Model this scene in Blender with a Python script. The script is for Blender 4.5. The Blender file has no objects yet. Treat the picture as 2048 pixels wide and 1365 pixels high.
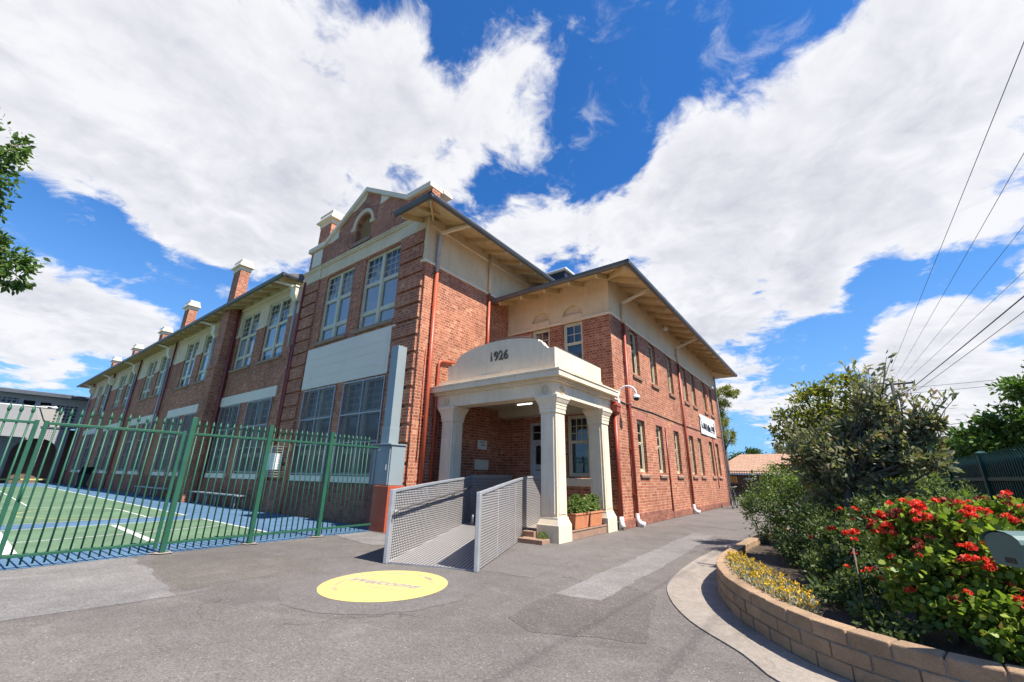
import bpy, bmesh, math, random
import numpy as np
from mathutils import Vector, Matrix
random.seed(7); RNG = np.random.default_rng(7)
SC = bpy.context.scene
COL = SC.collection

# ------------------------------------------------------------------ camera
cam = bpy.data.cameras.new("camera"); cam.lens = 14.541; cam.sensor_width = 36.0
cam.clip_start = 0.05; cam.clip_end = 3000
co = bpy.data.objects.new("camera", cam); COL.objects.link(co)
_R = (0.8021087332135137, 0.5969793461716529, 0.015402608450450389)
_U = (0.17335261094457596, -0.25744543709286727, 0.9506159683062139)
_F = (-0.5714634304846729, 0.7598272877203925, 0.30998716175700103)
co.matrix_world = Matrix(((_R[0], _U[0], -_F[0], 0), (_R[1], _U[1], -_F[1], 0), (_R[2], _U[2], -_F[2], 1.35), (0, 0, 0, 1)))
SC.camera = co
SC.view_settings.view_transform = 'Standard'; SC.view_settings.look = 'None'
SC.view_settings.exposure = 1.03; SC.view_settings.gamma = 1
SC.render.engine = 'CYCLES'
SC.cycles.max_bounces = 8; SC.cycles.transparent_max_bounces = 24; SC.cycles.diffuse_bounces = 4
SC.cycles.caustics_reflective = False; SC.cycles.caustics_refractive = False

# ------------------------------------------------------------------ sun
S = Vector((1.0, 0.02, 1.43)).normalized()
sl = bpy.data.lights.new("sun", 'SUN'); sl.energy = 4.6; sl.angle = math.radians(0.5); sl.color = (1.0, 0.945, 0.86)
so = bpy.data.objects.new("sun", sl); COL.objects.link(so); so.location = (30, 0, 40)
so.rotation_euler = S.to_track_quat('Z', 'Y').to_euler()

# ------------------------------------------------------------------ sky: Nishita blue plus clouds laid out on the sky sphere
LOBES = [(-0.8, 0.023, 0.6, 40.3, 1.1), (-0.648, 0.225, 0.728, 27.5, 1.1), (-0.796, 0.275, 0.539, 45.2, 0.9), (-0.55, 0.405, 0.73, 99.6, 0.7), (-0.526, 0.517, 0.675, 154.3, 0.7), (-0.871, 0.122, 0.476, 82.7, 0.7), (-0.696, 0.436, 0.57, 128.3, 0.7), (-0.375, 0.46, 0.805, 150.0, 0.5), (-0.884, -0.017, 0.467, 122.6, 0.7), (-0.88, 0.214, 0.424, 185.4, 0.7), (-0.83, -0.074, 0.553, 148.1, 0.6), (-0.259, 0.495, 0.829, 441.8, 0.3), (-0.408, 0.559, 0.722, 246.6, 0.4), (-0.971, 0.083, 0.224, 181.4, 2.0), (-0.973, 0.01, 0.231, 300.4, 1.6), (-0.955, 0.173, 0.243, 492.7, 1.3), (-0.992, 0.068, 0.11, 733.6, 0.5), (-0.483, 0.706, 0.518, 206.9, 1.5), (-0.503, 0.654, 0.565, 620.6, 0.4), (0.218, 0.775, 0.593, 80.3, 1.1), (0.095, 0.783, 0.615, 69.5, 1.0), (-0.07, 0.796, 0.601, 53.9, 1.0), (-0.28, 0.787, 0.55, 77.0, 1.0), (-0.139, 0.846, 0.515, 78.4, 0.85), (0.073, 0.865, 0.497, 81.6, 0.9), (0.227, 0.864, 0.449, 121.5, 0.9), (-0.077, 0.685, 0.724, 271.8, 0.7), (0.277, 0.736, 0.618, 145.1, 0.8), (-0.395, 0.719, 0.572, 445.2, 0.4), (-0.13, 0.94, 0.315, 149.1, 1.7), (-0.179, 0.905, 0.385, 284.4, 1.0), (0.036, 0.939, 0.342, 471.5, 1.4), (0.215, 0.94, 0.265, 220.1, 1.7), (0.131, 0.964, 0.23, 538.3, 0.8), (-0.068, 0.989, 0.13, 196.1, 1.5), (0.081, 0.987, 0.141, 164.0, 1.5), (0.2, 0.971, 0.127, 199.7, 1.5), (-0.132, 0.977, 0.17, 574.7, 0.5), (-0.081, 0.995, 0.053, 683.4, 0.3), (-0.124, 0.637, 0.761, 120.8, -0.9), (-0.298, 0.662, 0.687, 136.7, -1.1), (0.056, 0.676, 0.735, 299.2, -0.8), (-0.453, 0.643, 0.618, 259.5, -0.8), (-0.196, 0.686, 0.7, 449.5, -0.5), (-0.55, 0.601, 0.58, 443.6, -0.5), (-0.021, 0.645, 0.764, 269.1, -0.8), (-0.934, 0.077, 0.349, 227.5, -1.5), (-0.936, -0.003, 0.351, 339.9, -1.4), (-0.931, 0.189, 0.312, 404.5, -1.1), (-0.913, 0.288, 0.289, 371.4, -0.6), (-0.986, 0.068, 0.154, 373.2, -1.1), (-0.971, 0.165, 0.173, 528.7, -0.8), (0.019, 0.968, 0.251, 291.2, -1.2), (-0.055, 0.978, 0.203, 286.4, -1.0), (0.075, 0.949, 0.305, 809.8, -0.4), (0.241, 0.914, 0.327, 566.6, -1.1), (0.139, 0.939, 0.315, 606.9, -1.0), (0.175, 0.963, 0.203, 806.4, -0.9), (-0.146, 0.986, 0.078, 266.7, -0.6), (-0.446, 0.386, 0.808, 472.0, -0.75), (-0.717, 0.361, 0.596, 683.9, -0.75), (-0.603, 0.468, 0.646, 382.1, -0.7), (-0.846, -0.071, 0.529, 2346.6, -0.7), (0.111, 0.674, 0.731, 1147.4, -0.5), (-0.205, 0.572, 0.794, 540.4, -0.6), (-0.102, 0.581, 0.808, 873.1, -0.4), (-0.246, 0.901, 0.357, 668.2, -0.3), (-0.047, 0.92, 0.389, 896.4, -0.5), (0.087, 0.925, 0.369, 1185.2, -0.5), (0.245, 0.949, 0.198, 1364.7, -0.5), (-0.267, 0.716, 0.645, 386.4, -0.5), (-0.465, 0.765, 0.445, 574.0, -0.4), (-0.543, 0.669, 0.507, 921.0, 0.3), (-0.159, 0.986, 0.054, 150.7, -0.5), (-0.5, 0.424, 0.755, 631.7, -0.5), (0.116, 0.837, 0.535, 675.9, -0.35), (-0.015, 0.765, 0.644, 752.2, -0.4), (0.19, 0.901, 0.389, 606.9, -0.4), (-0.296, 0.817, 0.494, 453.1, -0.5), (-0.815, 0.155, 0.559, 477.2, -0.3), (0.267, 0.814, 0.516, 633.0, -0.3)]
class NT:
    """tiny node-tree helper"""
    def __init__(s, tree): s.t = tree; s.n = tree.nodes; s.l = tree.links
    def add(s, typ, **kw):
        n = s.n.new(typ)
        for k, v in kw.items():
            if k.startswith('_'): setattr(n, k[1:], v)
        return n
    def put(s, sock, v):
        if hasattr(v, 'links') or isinstance(v, bpy.types.NodeSocket): s.l.new(v, sock)
        elif v is not None: sock.default_value = v
    def math(s, op, a, b=None, c=None, clamp=False):
        n = s.n.new('ShaderNodeMath'); n.operation = op; n.use_clamp = clamp
        for i, v in enumerate((a, b, c)):
            if v is not None: s.put(n.inputs[i], v)
        return n.outputs[0]
    def vec(s, op, a, b=None, scale=None):
        n = s.n.new('ShaderNodeVectorMath'); n.operation = op
        s.put(n.inputs[0], a)
        if b is not None: s.put(n.inputs[1], b)
        if scale is not None: s.put(n.inputs['Scale'], scale)
        return n.outputs['Value'] if op in ('DOT_PRODUCT', 'LENGTH') else n.outputs[0]
    def noise(s, v, scale, detail=4, rough=0.55, dist=0.0):
        n = s.n.new('ShaderNodeTexNoise')
        if v is not None: s.l.new(v, n.inputs['Vector'])
        n.inputs['Scale'].default_value = scale; n.inputs['Detail'].default_value = detail
        n.inputs['Roughness'].default_value = rough; n.inputs['Distortion'].default_value = dist
        return n.outputs['Fac']
    def mix(s, f, a, b, blend='MIX'):
        n = s.n.new('ShaderNodeMix'); n.data_type = 'RGBA'; n.blend_type = blend
        s.put(n.inputs[0], f); s.put(n.inputs[6], c4(a)); s.put(n.inputs[7], c4(b))
        return n.outputs[2]
    def ramp(s, f, stops, interp='LINEAR'):
        n = s.n.new('ShaderNodeValToRGB'); n.color_ramp.interpolation = interp
        e = n.color_ramp.elements
        while len(e) < len(stops): e.new(0.5)
        for i, (p, c) in enumerate(stops): e[i].position = p; e[i].color = c4(c)
        s.l.new(f, n.inputs[0]); return n.outputs[0]
    def rng(s, v, a, b, c, d, smooth=False):
        n = s.n.new('ShaderNodeMapRange'); n.clamp = True
        if smooth: n.interpolation_type = 'SMOOTHSTEP'
        s.put(n.inputs[0], v)
        for i, x in enumerate((a, b, c, d)): n.inputs[1 + i].default_value = x
        return n.outputs[0]
    def sep(s, v):
        n = s.n.new('ShaderNodeSeparateXYZ'); s.l.new(v, n.inputs[0]); return n.outputs
    def comb(s, x, y, z):
        n = s.n.new('ShaderNodeCombineXYZ'); s.put(n.inputs[0], x); s.put(n.inputs[1], y); s.put(n.inputs[2], z); return n.outputs[0]
def c4(c):
    if isinstance(c, (tuple, list)) and len(c) == 3: return (c[0], c[1], c[2], 1.0)
    if isinstance(c, (int, float)): return (c, c, c, 1.0)
    return c

w = bpy.data.worlds.new("World"); SC.world = w; w.use_nodes = True
W = NT(w.node_tree); W.n.clear()
out = W.add('ShaderNodeOutputWorld')
sky = W.add('ShaderNodeTexSky'); sky.sky_type = 'NISHITA'; sky.sun_disc = False
sky.sun_elevation = math.asin(S.z); sky.sun_rotation = math.atan2(S.x, S.y)
sky.air_density = 1.0; sky.dust_density = 0.4; sky.ozone_density = 3.0
tc = W.add('ShaderNodeTexCoord')
D = W.vec('NORMALIZE', tc.outputs['Generated'])
acc = None
for (x, y, z, k, wt) in LOBES:
    dt = W.vec('DOT_PRODUCT', D, (x, y, z))
    e = W.math('EXPONENT', W.math('MULTIPLY_ADD', dt, k, -k))
    acc = W.math('MULTIPLY', e, wt) if acc is None else W.math('MULTIPLY_ADD', e, wt, acc)
dz = W.sep(D)[2]
inv = W.math('DIVIDE', 1.0, W.math('ADD', W.math('MAXIMUM', dz, 0.0), 0.22))
Pp = W.vec('SCALE', D, scale=inv)
warp = W.n.new('ShaderNodeTexNoise'); W.l.new(Pp, warp.inputs['Vector']); warp.inputs['Scale'].default_value = 3.0; warp.inputs['Detail'].default_value = 3
Pw = W.vec('ADD', Pp, W.vec('SCALE', W.vec('SUBTRACT', warp.outputs['Color'], (0.5, 0.5, 0.5)), scale=0.22))
n1 = W.noise(Pw, 3.2, 12, 0.6)
n2 = W.noise(Pw, 11.0, 8, 0.62)
back = W.rng(W.vec('DOT_PRODUCT', D, (-0.60, 0.80, 0.0)), -0.35, 0.15, -0.05, -0.10)   # a little more cloud added behind the camera, unseen, for fill light
den = W.math('MULTIPLY_ADD', acc, 0.50, back)
den = W.math('MULTIPLY_ADD', W.math('SUBTRACT', n1, 0.5), 2.7, den)
den = W.math('MULTIPLY_ADD', W.math('SUBTRACT', n2, 0.5), 1.15, den)
cm = W.rng(den, 0.05, 0.50, 0, 1, True)
wisp = W.math('MULTIPLY', W.rng(W.noise(W.vec('MULTIPLY', Pw, (1.0, 1.0, 1.0)), 6.5, 9, 0.66, 0.5), 0.56, 0.76, 0, 0.45, True), W.rng(den, -1.1, -0.1, 0.25, 1.0))
cm = W.math('MAXIMUM', cm, wisp)
thick = W.rng(W.math('MULTIPLY_ADD', W.math('SUBTRACT', n1, 0.5), 2.2, W.math('MULTIPLY', acc, 0.55)), 0.30, 1.15, 0, 1, True)
n1b = W.noise(W.vec('ADD', Pw, (0.055, 0.0, 0.05)), 3.2, 7, 0.6); n1c = W.noise(Pw, 3.2, 7, 0.6)
n3b = W.noise(W.vec('ADD', Pw, (0.02, 0.0, 0.02)), 9.0, 5, 0.6); n3c = W.noise(Pw, 9.0, 5, 0.6)
relief = W.math('ADD', W.math('MULTIPLY', W.math('SUBTRACT', n1c, n1b), 2.2), W.math('MULTIPLY', W.math('SUBTRACT', n3c, n3b), 0.9))
base = W.math('MULTIPLY', thick, W.rng(W.noise(Pw, 2.1, 6, 0.55), 0.34, 0.62, 0.0, 0.75))
shade = W.math('SUBTRACT', base, relief, clamp=True)
ccol = W.mix(shade, (0.475, 0.475, 0.488), (0.325, 0.33, 0.368))
skyc = W.mix(1.0, W.vec('SCALE', sky.outputs[0], scale=0.098), (0.22, 0.60, 1.0), 'MULTIPLY')
hz = W.rng(dz, 0.0, 0.5, 0.75, 0.0)
skyc = W.mix(hz, skyc, (0.17, 0.31, 0.50))
ccol = W.mix(W.rng(W.vec('DOT_PRODUCT', D, (-0.60, 0.80, 0.0)), -0.40, 0.05, 1.0, 0.0), ccol, (0.47, 0.415, 0.345))   # unseen cloud behind the camera, made warm and bright to fill the shaded facade
fin = W.mix(W.math('MULTIPLY', cm, 0.97), skyc, ccol)
bg = W.add('ShaderNodeBackground'); W.l.new(fin, bg.inputs[0]); bg.inputs[1].default_value = 1.0
W.l.new(bg.outputs[0], out.inputs[0])

# ------------------------------------------------------------------ materials
def new_mat(name):
    m = bpy.data.materials.new(name); m.use_nodes = True
    t = NT(m.node_tree); b = t.n.get('Principled BSDF'); return m, t, b
def geo_pos(t): return t.add('ShaderNodeNewGeometry').outputs['Position']
def bump(t, b, h, strength=0.3, dist=0.01):
    n = t.n.new('ShaderNodeBump'); n.inputs['Strength'].default_value = strength; n.inputs['Distance'].default_value = dist
    t.l.new(h, n.inputs['Height']); t.l.new(n.outputs[0], b.inputs['Normal'])
def paint(name, col, rough=0.55, metal=0.0, var=0.22, streak=0.0, scale=3.0, dirt=None, spec=0.5):
    m, t, b = new_mat(name); p = geo_pos(t)
    f = t.noise(p, scale, 6, 0.6); f2 = t.noise(p, scale * 14, 4, 0.6)
    lo = [c * (1 - var) for c in col]; hi = [min(1, c * (1 + var * 0.55)) for c in col]
    c = t.ramp(t.math('MULTIPLY_ADD', f2, 0.35, t.math('MULTIPLY', f, 0.65)), [(0.34, lo), (0.64, hi)])
    if streak:
        xyz = t.sep(p); sv = t.comb(t.math('MULTIPLY', xyz[0], 9), t.math('MULTIPLY', xyz[1], 9), t.math('MULTIPLY', xyz[2], 0.7))
        s = t.rng(t.noise(sv, 1.6, 5, 0.6), 0.52, 0.75, 0, streak)
        c = t.mix(s, c, dirt or [x * 0.45 for x in col])
    t.l.new(c, b.inputs['Base Color']); b.inputs['Roughness'].default_value = rough; b.inputs['Metallic'].default_value = metal
    b.inputs['Specular IOR Level'].default_value = spec
    bump(t, b, f2, 0.12, 0.004)
    return m
def brick(name, pal, mortar, warm=1.0, soot=0.3):
    m, t, b = new_mat(name)
    uv = t.add('ShaderNodeUVMap').outputs[0]
    wob = t.n.new('ShaderNodeTexNoise'); t.l.new(uv, wob.inputs['Vector']); wob.inputs['Scale'].default_value = 9; wob.inputs['Detail'].default_value = 2
    uvw = t.vec('ADD', uv, t.vec('SCALE', t.vec('SUBTRACT', wob.outputs['Color'], (0.5, 0.5, 0.5)), scale=0.006))
    br = t.n.new('ShaderNodeTexBrick'); t.l.new(uvw, br.inputs['Vector'])
    br.offset = 0.5; br.offset_frequency = 2; br.squash = 0.5; br.squash_frequency = 2
    br.inputs['Color1'].default_value = (0, 0, 0, 1); br.inputs['Color2'].default_value = (1, 1, 1, 1); br.inputs['Mortar'].default_value = (0.5, 0.5, 0.5, 1)
    br.inputs['Scale'].default_value = 1; br.inputs['Brick Width'].default_value = 0.236; br.inputs['Row Height'].default_value = 0.0862
    br.inputs['Mortar Size'].default_value = 0.0074; br.inputs['Mortar Smooth'].default_value = 0.25; br.inputs['Bias'].default_value = 0
    c = t.ramp(br.outputs['Color'], pal)
    p = geo_pos(t)
    big = t.noise(p, 0.55, 5, 0.6); fine = t.noise(p, 45, 4, 0.65); med = t.noise(p, 5, 4, 0.6)
    c = t.mix(1.0, c, t.ramp(fine, [(0.3, 0.80), (0.7, 1.14)]), 'MULTIPLY')
    mo = t.mix(1.0, mortar, t.ramp(med, [(0.3, 0.62), (0.65, 1.1)]), 'MULTIPLY')
    c = t.mix(br.outputs['Fac'], c, mo)
    c = t.mix(1.0, c, t.ramp(big, [(0.3, (1 - soot, 1 - soot, 1 - soot)), (0.62, (1.08, 1.05, 1.02))]), 'MULTIPLY')
    xyz = t.sep(p); sv = t.comb(t.math('MULTIPLY', xyz[0], 5), t.math('MULTIPLY', xyz[1], 5), t.math('MULTIPLY', xyz[2], 0.55))
    c = t.mix(t.rng(t.noise(sv, 1.3, 6, 0.65), 0.56, 0.76, 0, 0.28), c, (0.12, 0.06, 0.04))          # run-off streaks
    c = t.mix(t.rng(t.noise(p, 1.9, 7, 0.7), 0.60, 0.72, 0, 0.20), c, (0.55, 0.33, 0.21))             # lime bloom and repointing
    t.l.new(c, b.inputs['Base Color']); b.inputs['Roughness'].default_value = 0.85; b.inputs['Specular IOR Level'].default_value = 0.25
    h = t.math('SUBTRACT', t.math('MULTIPLY', fine, 0.35), br.outputs['Fac'])
    bump(t, b, h, 0.6, 0.006)
    return m
PAL = [(0.0, (0.26, 0.082, 0.046)), (0.25, (0.335, 0.106, 0.058)), (0.65, (0.40, 0.137, 0.074)), (0.92, (0.44, 0.172, 0.096)), (1.0, (0.53, 0.255, 0.15))]
M = {}
M['brick'] = brick('red_brick', PAL, (0.60, 0.41, 0.28))
M['plinth'] = brick('plinth_brick', [(0, (0.20, 0.075, 0.052)), (0.5, (0.29, 0.11, 0.075)), (1, (0.36, 0.15, 0.10))], (0.30, 0.16, 0.115), soot=0.35)
M['cream'] = paint('cream_render', (0.68, 0.53, 0.335), 0.75, var=0.13, streak=0.35, dirt=(0.27, 0.21, 0.15), scale=1.2)
M['creamclean'] = paint('cream_paint', (0.76, 0.63, 0.45), 0.6, var=0.10, streak=0.16, dirt=(0.36, 0.29, 0.2), scale=1.6)
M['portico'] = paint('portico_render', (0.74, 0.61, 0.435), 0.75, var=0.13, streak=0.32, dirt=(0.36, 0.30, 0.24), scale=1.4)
M['timber'] = paint('eave_timber', (0.60, 0.44, 0.235), 0.6, var=0.2, scale=2.2)
M['sash'] = paint('window_paint', (0.58, 0.53, 0.37), 0.45, var=0.14, scale=5)
M['white'] = paint('white_paint', (0.74, 0.73, 0.70), 0.5, var=0.08)
M['gutter'] = paint('dark_gutter', (0.085, 0.093, 0.105), 0.35, var=0.2)
M['roof'] = paint('roof_metal', (0.16, 0.16, 0.165), 0.4, metal=0.3)
M['pipe'] = paint('red_oxide_pipe', (0.42, 0.082, 0.036), 0.45, var=0.2, scale=4)
M['pipew'] = paint('weathered_red_pipe', (0.31, 0.050, 0.026), 0.45, var=0.25, scale=4)
M['piped'] = paint('dark_red_pipe', (0.22, 0.035, 0.028), 0.4, var=0.2, scale=4)
M['galv'] = paint('galvanised', (0.39, 0.40, 0.41), 0.45, metal=0.3, var=0.18, scale=6)
M['greyblue'] = paint('grey_blue_paint', (0.24, 0.285, 0.295), 0.42, var=0.07, scale=1.4)
M['greenfence'] = paint('green_steel', (0.020, 0.092, 0.052), 0.45, var=0.2, scale=5, spec=0.35)
M['darkgreen'] = paint('dark_green_steel', (0.012, 0.072, 0.056), 0.6, var=0.25, scale=4, spec=0.2)
M['black'] = paint('black_paint', (0.014, 0.014, 0.016), 0.45)
M['rubber'] = paint('dark_plastic', (0.03, 0.04, 0.035), 0.5)
M['sill'] = paint('stone_sill', (0.30, 0.20, 0.13), 0.8, var=0.3, scale=6)
M['panelgrey'] = paint('pale_panel', (0.74, 0.645, 0.52), 0.7, var=0.07, streak=0.08, scale=0.8)
M['terracotta'] = paint('terracotta', (0.56, 0.21, 0.095), 0.6, var=0.18, scale=7)
M['step'] = paint('brown_tile', (0.30, 0.185, 0.125), 0.75, var=0.25, scale=8)
M['yellow'] = paint('yellow_ground_paint', (0.62, 0.47, 0.15), 0.85, var=0.10, scale=5, spec=0.2)
def mk_worn():
    m, t, b = new_mat('worn_yellow_paint'); p = geo_pos(t)
    g = t.noise(p, 150, 3, 0.75); big = t.noise(p, 2.2, 6, 0.65)
    c = t.ramp(t.noise(p, 30, 4, 0.6), [(0.3, (0.55, 0.41, 0.125)), (0.7, (0.66, 0.50, 0.165))])
    f = t.math('MULTIPLY', t.rng(g, 0.56, 0.66, 0, 1), t.rng(big, 0.40, 0.62, 0.15, 0.75))
    c = t.mix(f, c, (0.20, 0.17, 0.12)); c = t.mix(t.rng(t.noise(p, 1.1, 6, 0.7), 0.52, 0.7, 0, 0.25), c, (0.62, 0.55, 0.33))
    t.l.new(c, b.inputs['Base Color']); b.inputs['Roughness'].default_value = 0.85; bump(t, b, g, 0.5, 0.005); return m
M['yellow'] = mk_worn()
M['letter'] = paint('faded_violet_paint', (0.27, 0.235, 0.26), 0.8, var=0.3, scale=12)
M['tile'] = paint('roof_tile_orange', (0.45, 0.25, 0.145), 0.75)
M['annexwall'] = paint('grey_beige_wall', (0.34, 0.325, 0.30), 0.75, var=0.1)
M['sail'] = paint('grey_shade_cloth', (0.16, 0.16, 0.16), 0.8, var=0.08)
M['houseb'] = paint('brown_house_wall', (0.15, 0.095, 0.07), 0.8)
M['orange'] = paint('orange_board', (0.62, 0.24, 0.03), 0.6)
M['bark'] = paint('bark', (0.11, 0.085, 0.068), 0.9, var=0.4, scale=14)
M['darkwood'] = paint('pole_timber', (0.06, 0.048, 0.042), 0.85, var=0.3)
M['wire'] = paint('wire_black', (0.02, 0.02, 0.025), 0.6)
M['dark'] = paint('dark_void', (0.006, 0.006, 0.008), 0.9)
M['letterbox'] = paint('letterbox_green', (0.075, 0.13, 0.115), 0.5, var=0.15, scale=6)
M['bronze'] = paint('bronze_numerals', (0.105, 0.085, 0.06), 0.6, var=0.3, scale=20)
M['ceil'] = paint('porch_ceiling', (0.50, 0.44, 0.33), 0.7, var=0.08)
M['blind'] = paint('window_blind', (0.84, 0.86, 0.89), 0.8, var=0.10, scale=2)
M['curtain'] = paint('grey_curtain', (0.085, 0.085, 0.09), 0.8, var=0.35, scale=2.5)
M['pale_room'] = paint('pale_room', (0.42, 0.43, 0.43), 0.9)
M['railgrey'] = paint('handrail_grey', (0.17, 0.165, 0.16), 0.4, metal=0.4)
M['greydoor'] = paint('grey_door', (0.42, 0.43, 0.45), 0.5)

def mk_glass():
    m, t, b = new_mat('window_glass'); t.n.remove(b)
    o = t.n.get('Material Output')
    tr = t.add('ShaderNodeBsdfTransparent'); tr.inputs[0].default_value = (0.93, 0.95, 0.96, 1)
    gl = t.add('ShaderNodeBsdfGlossy'); gl.inputs['Roughness'].default_value = 0.015; gl.inputs[0].default_value = (0.9, 0.93, 0.95, 1)
    fr = t.add('ShaderNodeFresnel'); fr.inputs[0].default_value = 1.52
    nz = t.noise(geo_pos(t), 1.3, 2, 0.5)
    bp = t.n.new('ShaderNodeBump'); bp.inputs['Strength'].default_value = 0.05; bp.inputs['Distance'].default_value = 0.02
    t.l.new(nz, bp.inputs['Height']); t.l.new(bp.outputs[0], gl.inputs['Normal'])
    mx = t.add('ShaderNodeMixShader'); t.l.new(t.math('MULTIPLY_ADD', fr.outputs[0], 1.25, 0.03, True), mx.inputs[0])
    t.l.new(tr.outputs[0], mx.inputs[1]); t.l.new(gl.outputs[0], mx.inputs[2]); t.l.new(mx.outputs[0], o.inputs[0])
    return m
M['glass'] = mk_glass()
def mk_screen():
    m, t, b = new_mat('security_mesh')
    uv = t.sep(t.add('ShaderNodeUVMap').outputs[0])
    k = 2 * math.pi / 0.036
    a = t.math('SINE', t.math('MULTIPLY', t.math('ADD', uv[0], uv[1]), k * 0.5)); c = t.math('SINE', t.math('MULTIPLY', t.math('SUBTRACT', uv[0], uv[1]), k * 0.5))
    h = t.math('MINIMUM', t.math('ABSOLUTE', a), t.math('ABSOLUTE', c))
    f = t.rng(h, 0.20, 0.42, 0.95, 0.30)
    b.inputs['Base Color'].default_value = (0.115, 0.108, 0.102, 1); b.inputs['Metallic'].default_value = 0.1; b.inputs['Roughness'].default_value = 0.5
    t.l.new(f, b.inputs['Alpha']); return m
M['screen'] = mk_screen()
def mk_tread():
    m, t, b = new_mat('tread_plate')
    uv = t.sep(t.add('ShaderNodeUVMap').outputs[0])
    kx, ky = 2 * math.pi / 0.125, 2 * math.pi / 0.080
    a = t.math('MULTIPLY', t.math('SINE', t.math('MULTIPLY', uv[0], kx)), t.math('SINE', t.math('MULTIPLY', uv[1], ky)))
    h = t.rng(t.math('ABSOLUTE', a), 0.40, 0.80, 0, 1, True)
    p = geo_pos(t); sc = t.noise(p, 7, 5, 0.6)
    base = t.ramp(sc, [(0.3, (0.115, 0.11, 0.11)), (0.7, (0.18, 0.17, 0.165))])
    c = t.mix(h, base, (0.74, 0.70, 0.675))
    t.l.new(c, b.inputs['Base Color']); b.inputs['Metallic'].default_value = 0.35; b.inputs['Roughness'].default_value = 0.4
    bump(t, b, h, 0.5, 0.004); return m
M['tread'] = mk_tread()
def mk_ground(name, lo, hi, speck=(0.5, 0.48, 0.45), grain=170, stain=0.22, cracks=True, spk=0.025):
    m, t, b = new_mat(name); p = geo_pos(t)
    g = t.noise(p, grain, 3, 0.75); g2 = t.noise(p, 45, 4, 0.7); big = t.noise(p, 0.45, 6, 0.6); md = t.noise(p, 2.6, 5, 0.65)
    f = t.math('ADD', t.math('MULTIPLY', g, 0.5), t.math('MULTIPLY', g2, 0.5))
    c = t.ramp(f, [(0.39, lo), (0.61, hi)])
    c = t.mix(1.0, c, t.ramp(t.noise(p, 14, 5, 0.7), [(0.32, (0.86, 0.86, 0.86)), (0.68, (1.12, 1.12, 1.12))]), 'MULTIPLY')
    vo = t.n.new('ShaderNodeTexVoronoi'); t.l.new(p, vo.inputs['Vector']); vo.inputs['Scale'].default_value = 55
    rnd = t.sep(vo.outputs['Color'])[0]
    sp = t.math('MULTIPLY', t.math('LESS_THAN', vo.outputs['Distance'], 0.30), t.math('LESS_THAN', rnd, spk))
    c = t.mix(t.math('MULTIPLY', sp, 0.75), c, speck)
    c = t.mix(1.0, c, t.ramp(big, [(0.30, (1 - stain,) * 3), (0.66, (1.10, 1.09, 1.07))]), 'MULTIPLY')
    c = t.mix(1.0, c, t.ramp(md, [(0.30, (0.88, 0.87, 0.85)), (0.7, (1.07, 1.07, 1.07))]), 'MULTIPLY')
    st = t.rng(t.noise(p, 0.95, 8, 0.68), 0.53, 0.68, 0.0, stain * 1.1); c = t.mix(st, c, [x * 0.55 for x in lo])
    lt = t.rng(t.noise(p, 1.7, 8, 0.7, 0.6), 0.56, 0.70, 0.0, stain * 1.2); c = t.mix(lt, c, [min(1, x * 1.35) for x in hi])
    v2 = t.n.new('ShaderNodeTexVoronoi'); t.l.new(p, v2.inputs['Vector']); v2.inputs['Scale'].default_value = 7.0
    fl = t.math('MULTIPLY', t.math('LESS_THAN', v2.outputs['Distance'], 0.085), t.math('LESS_THAN', t.sep(v2.outputs['Color'])[1], 0.10)); c = t.mix(t.math('MULTIPLY', fl, 0.8), c, (0.16, 0.115, 0.06))
    if cracks:
        vc = t.n.new('ShaderNodeTexVoronoi'); vc.feature = 'DISTANCE_TO_EDGE'
        pw = t.vec('ADD', p, t.vec('SCALE', t.vec('SUBTRACT', t.add('ShaderNodeTexNoise').outputs['Color'], (0.5, 0.5, 0.5)), scale=0.0))
        nn = t.n.new('ShaderNodeTexNoise'); t.l.new(p, nn.inputs['Vector']); nn.inputs['Scale'].default_value = 1.5; nn.inputs['Detail'].default_value = 6
        pw = t.vec('ADD', p, t.vec('SCALE', t.vec('SUBTRACT', nn.outputs['Color'], (0.5, 0.5, 0.5)), scale=0.9))
        t.l.new(pw, vc.inputs['Vector']); vc.inputs['Scale'].default_value = 0.28
        cr = t.math('MULTIPLY', t.rng(vc.outputs['Distance'], 0.0, 0.004, 0.55, 0.0), t.rng(t.noise(p, 0.6, 3), 0.48, 0.56, 0, 1))
        c = t.mix(cr, c, [x * 0.35 for x in lo])
    t.l.new(c, b.inputs['Base Color']); b.inputs['Roughness'].default_value = 0.88; b.inputs['Specular IOR Level'].default_value = 0.3
    bump(t, b, f, 0.55, 0.006)
    return m
M['asphalt'] = mk_ground('asphalt', (0.070, 0.062, 0.057), (0.218, 0.194, 0.178))
M['asphaltpale'] = mk_ground('asphalt_pale', (0.105, 0.097, 0.092), (0.285, 0.265, 0.252), cracks=False, grain=120)
M['asphaltmid'] = mk_ground('asphalt_mid', (0.092, 0.082, 0.077), (0.198, 0.177, 0.166), cracks=False, stain=0.12)
M['asphaltdark'] = mk_ground('asphalt_dark', (0.058, 0.050, 0.045), (0.180, 0.158, 0.143), cracks=False)
M['asphaltwarm'] = mk_ground('asphalt_warm', (0.080, 0.071, 0.065), (0.240, 0.214, 0.196))
M['asphaltbrown'] = mk_ground('asphalt_brown', (0.072, 0.062, 0.054), (0.200, 0.174, 0.154), cracks=False)
M['concrete'] = mk_ground('concrete', (0.250, 0.212, 0.178), (0.345, 0.298, 0.255), grain=120, cracks=True, spk=0.01, stain=0.3)
M['courtblue'] = mk_ground('court_blue', (0.075, 0.152, 0.25), (0.10, 0.19, 0.30), speck=(0.2, 0.25, 0.3), cracks=False, spk=0.006, stain=0.30)
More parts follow.
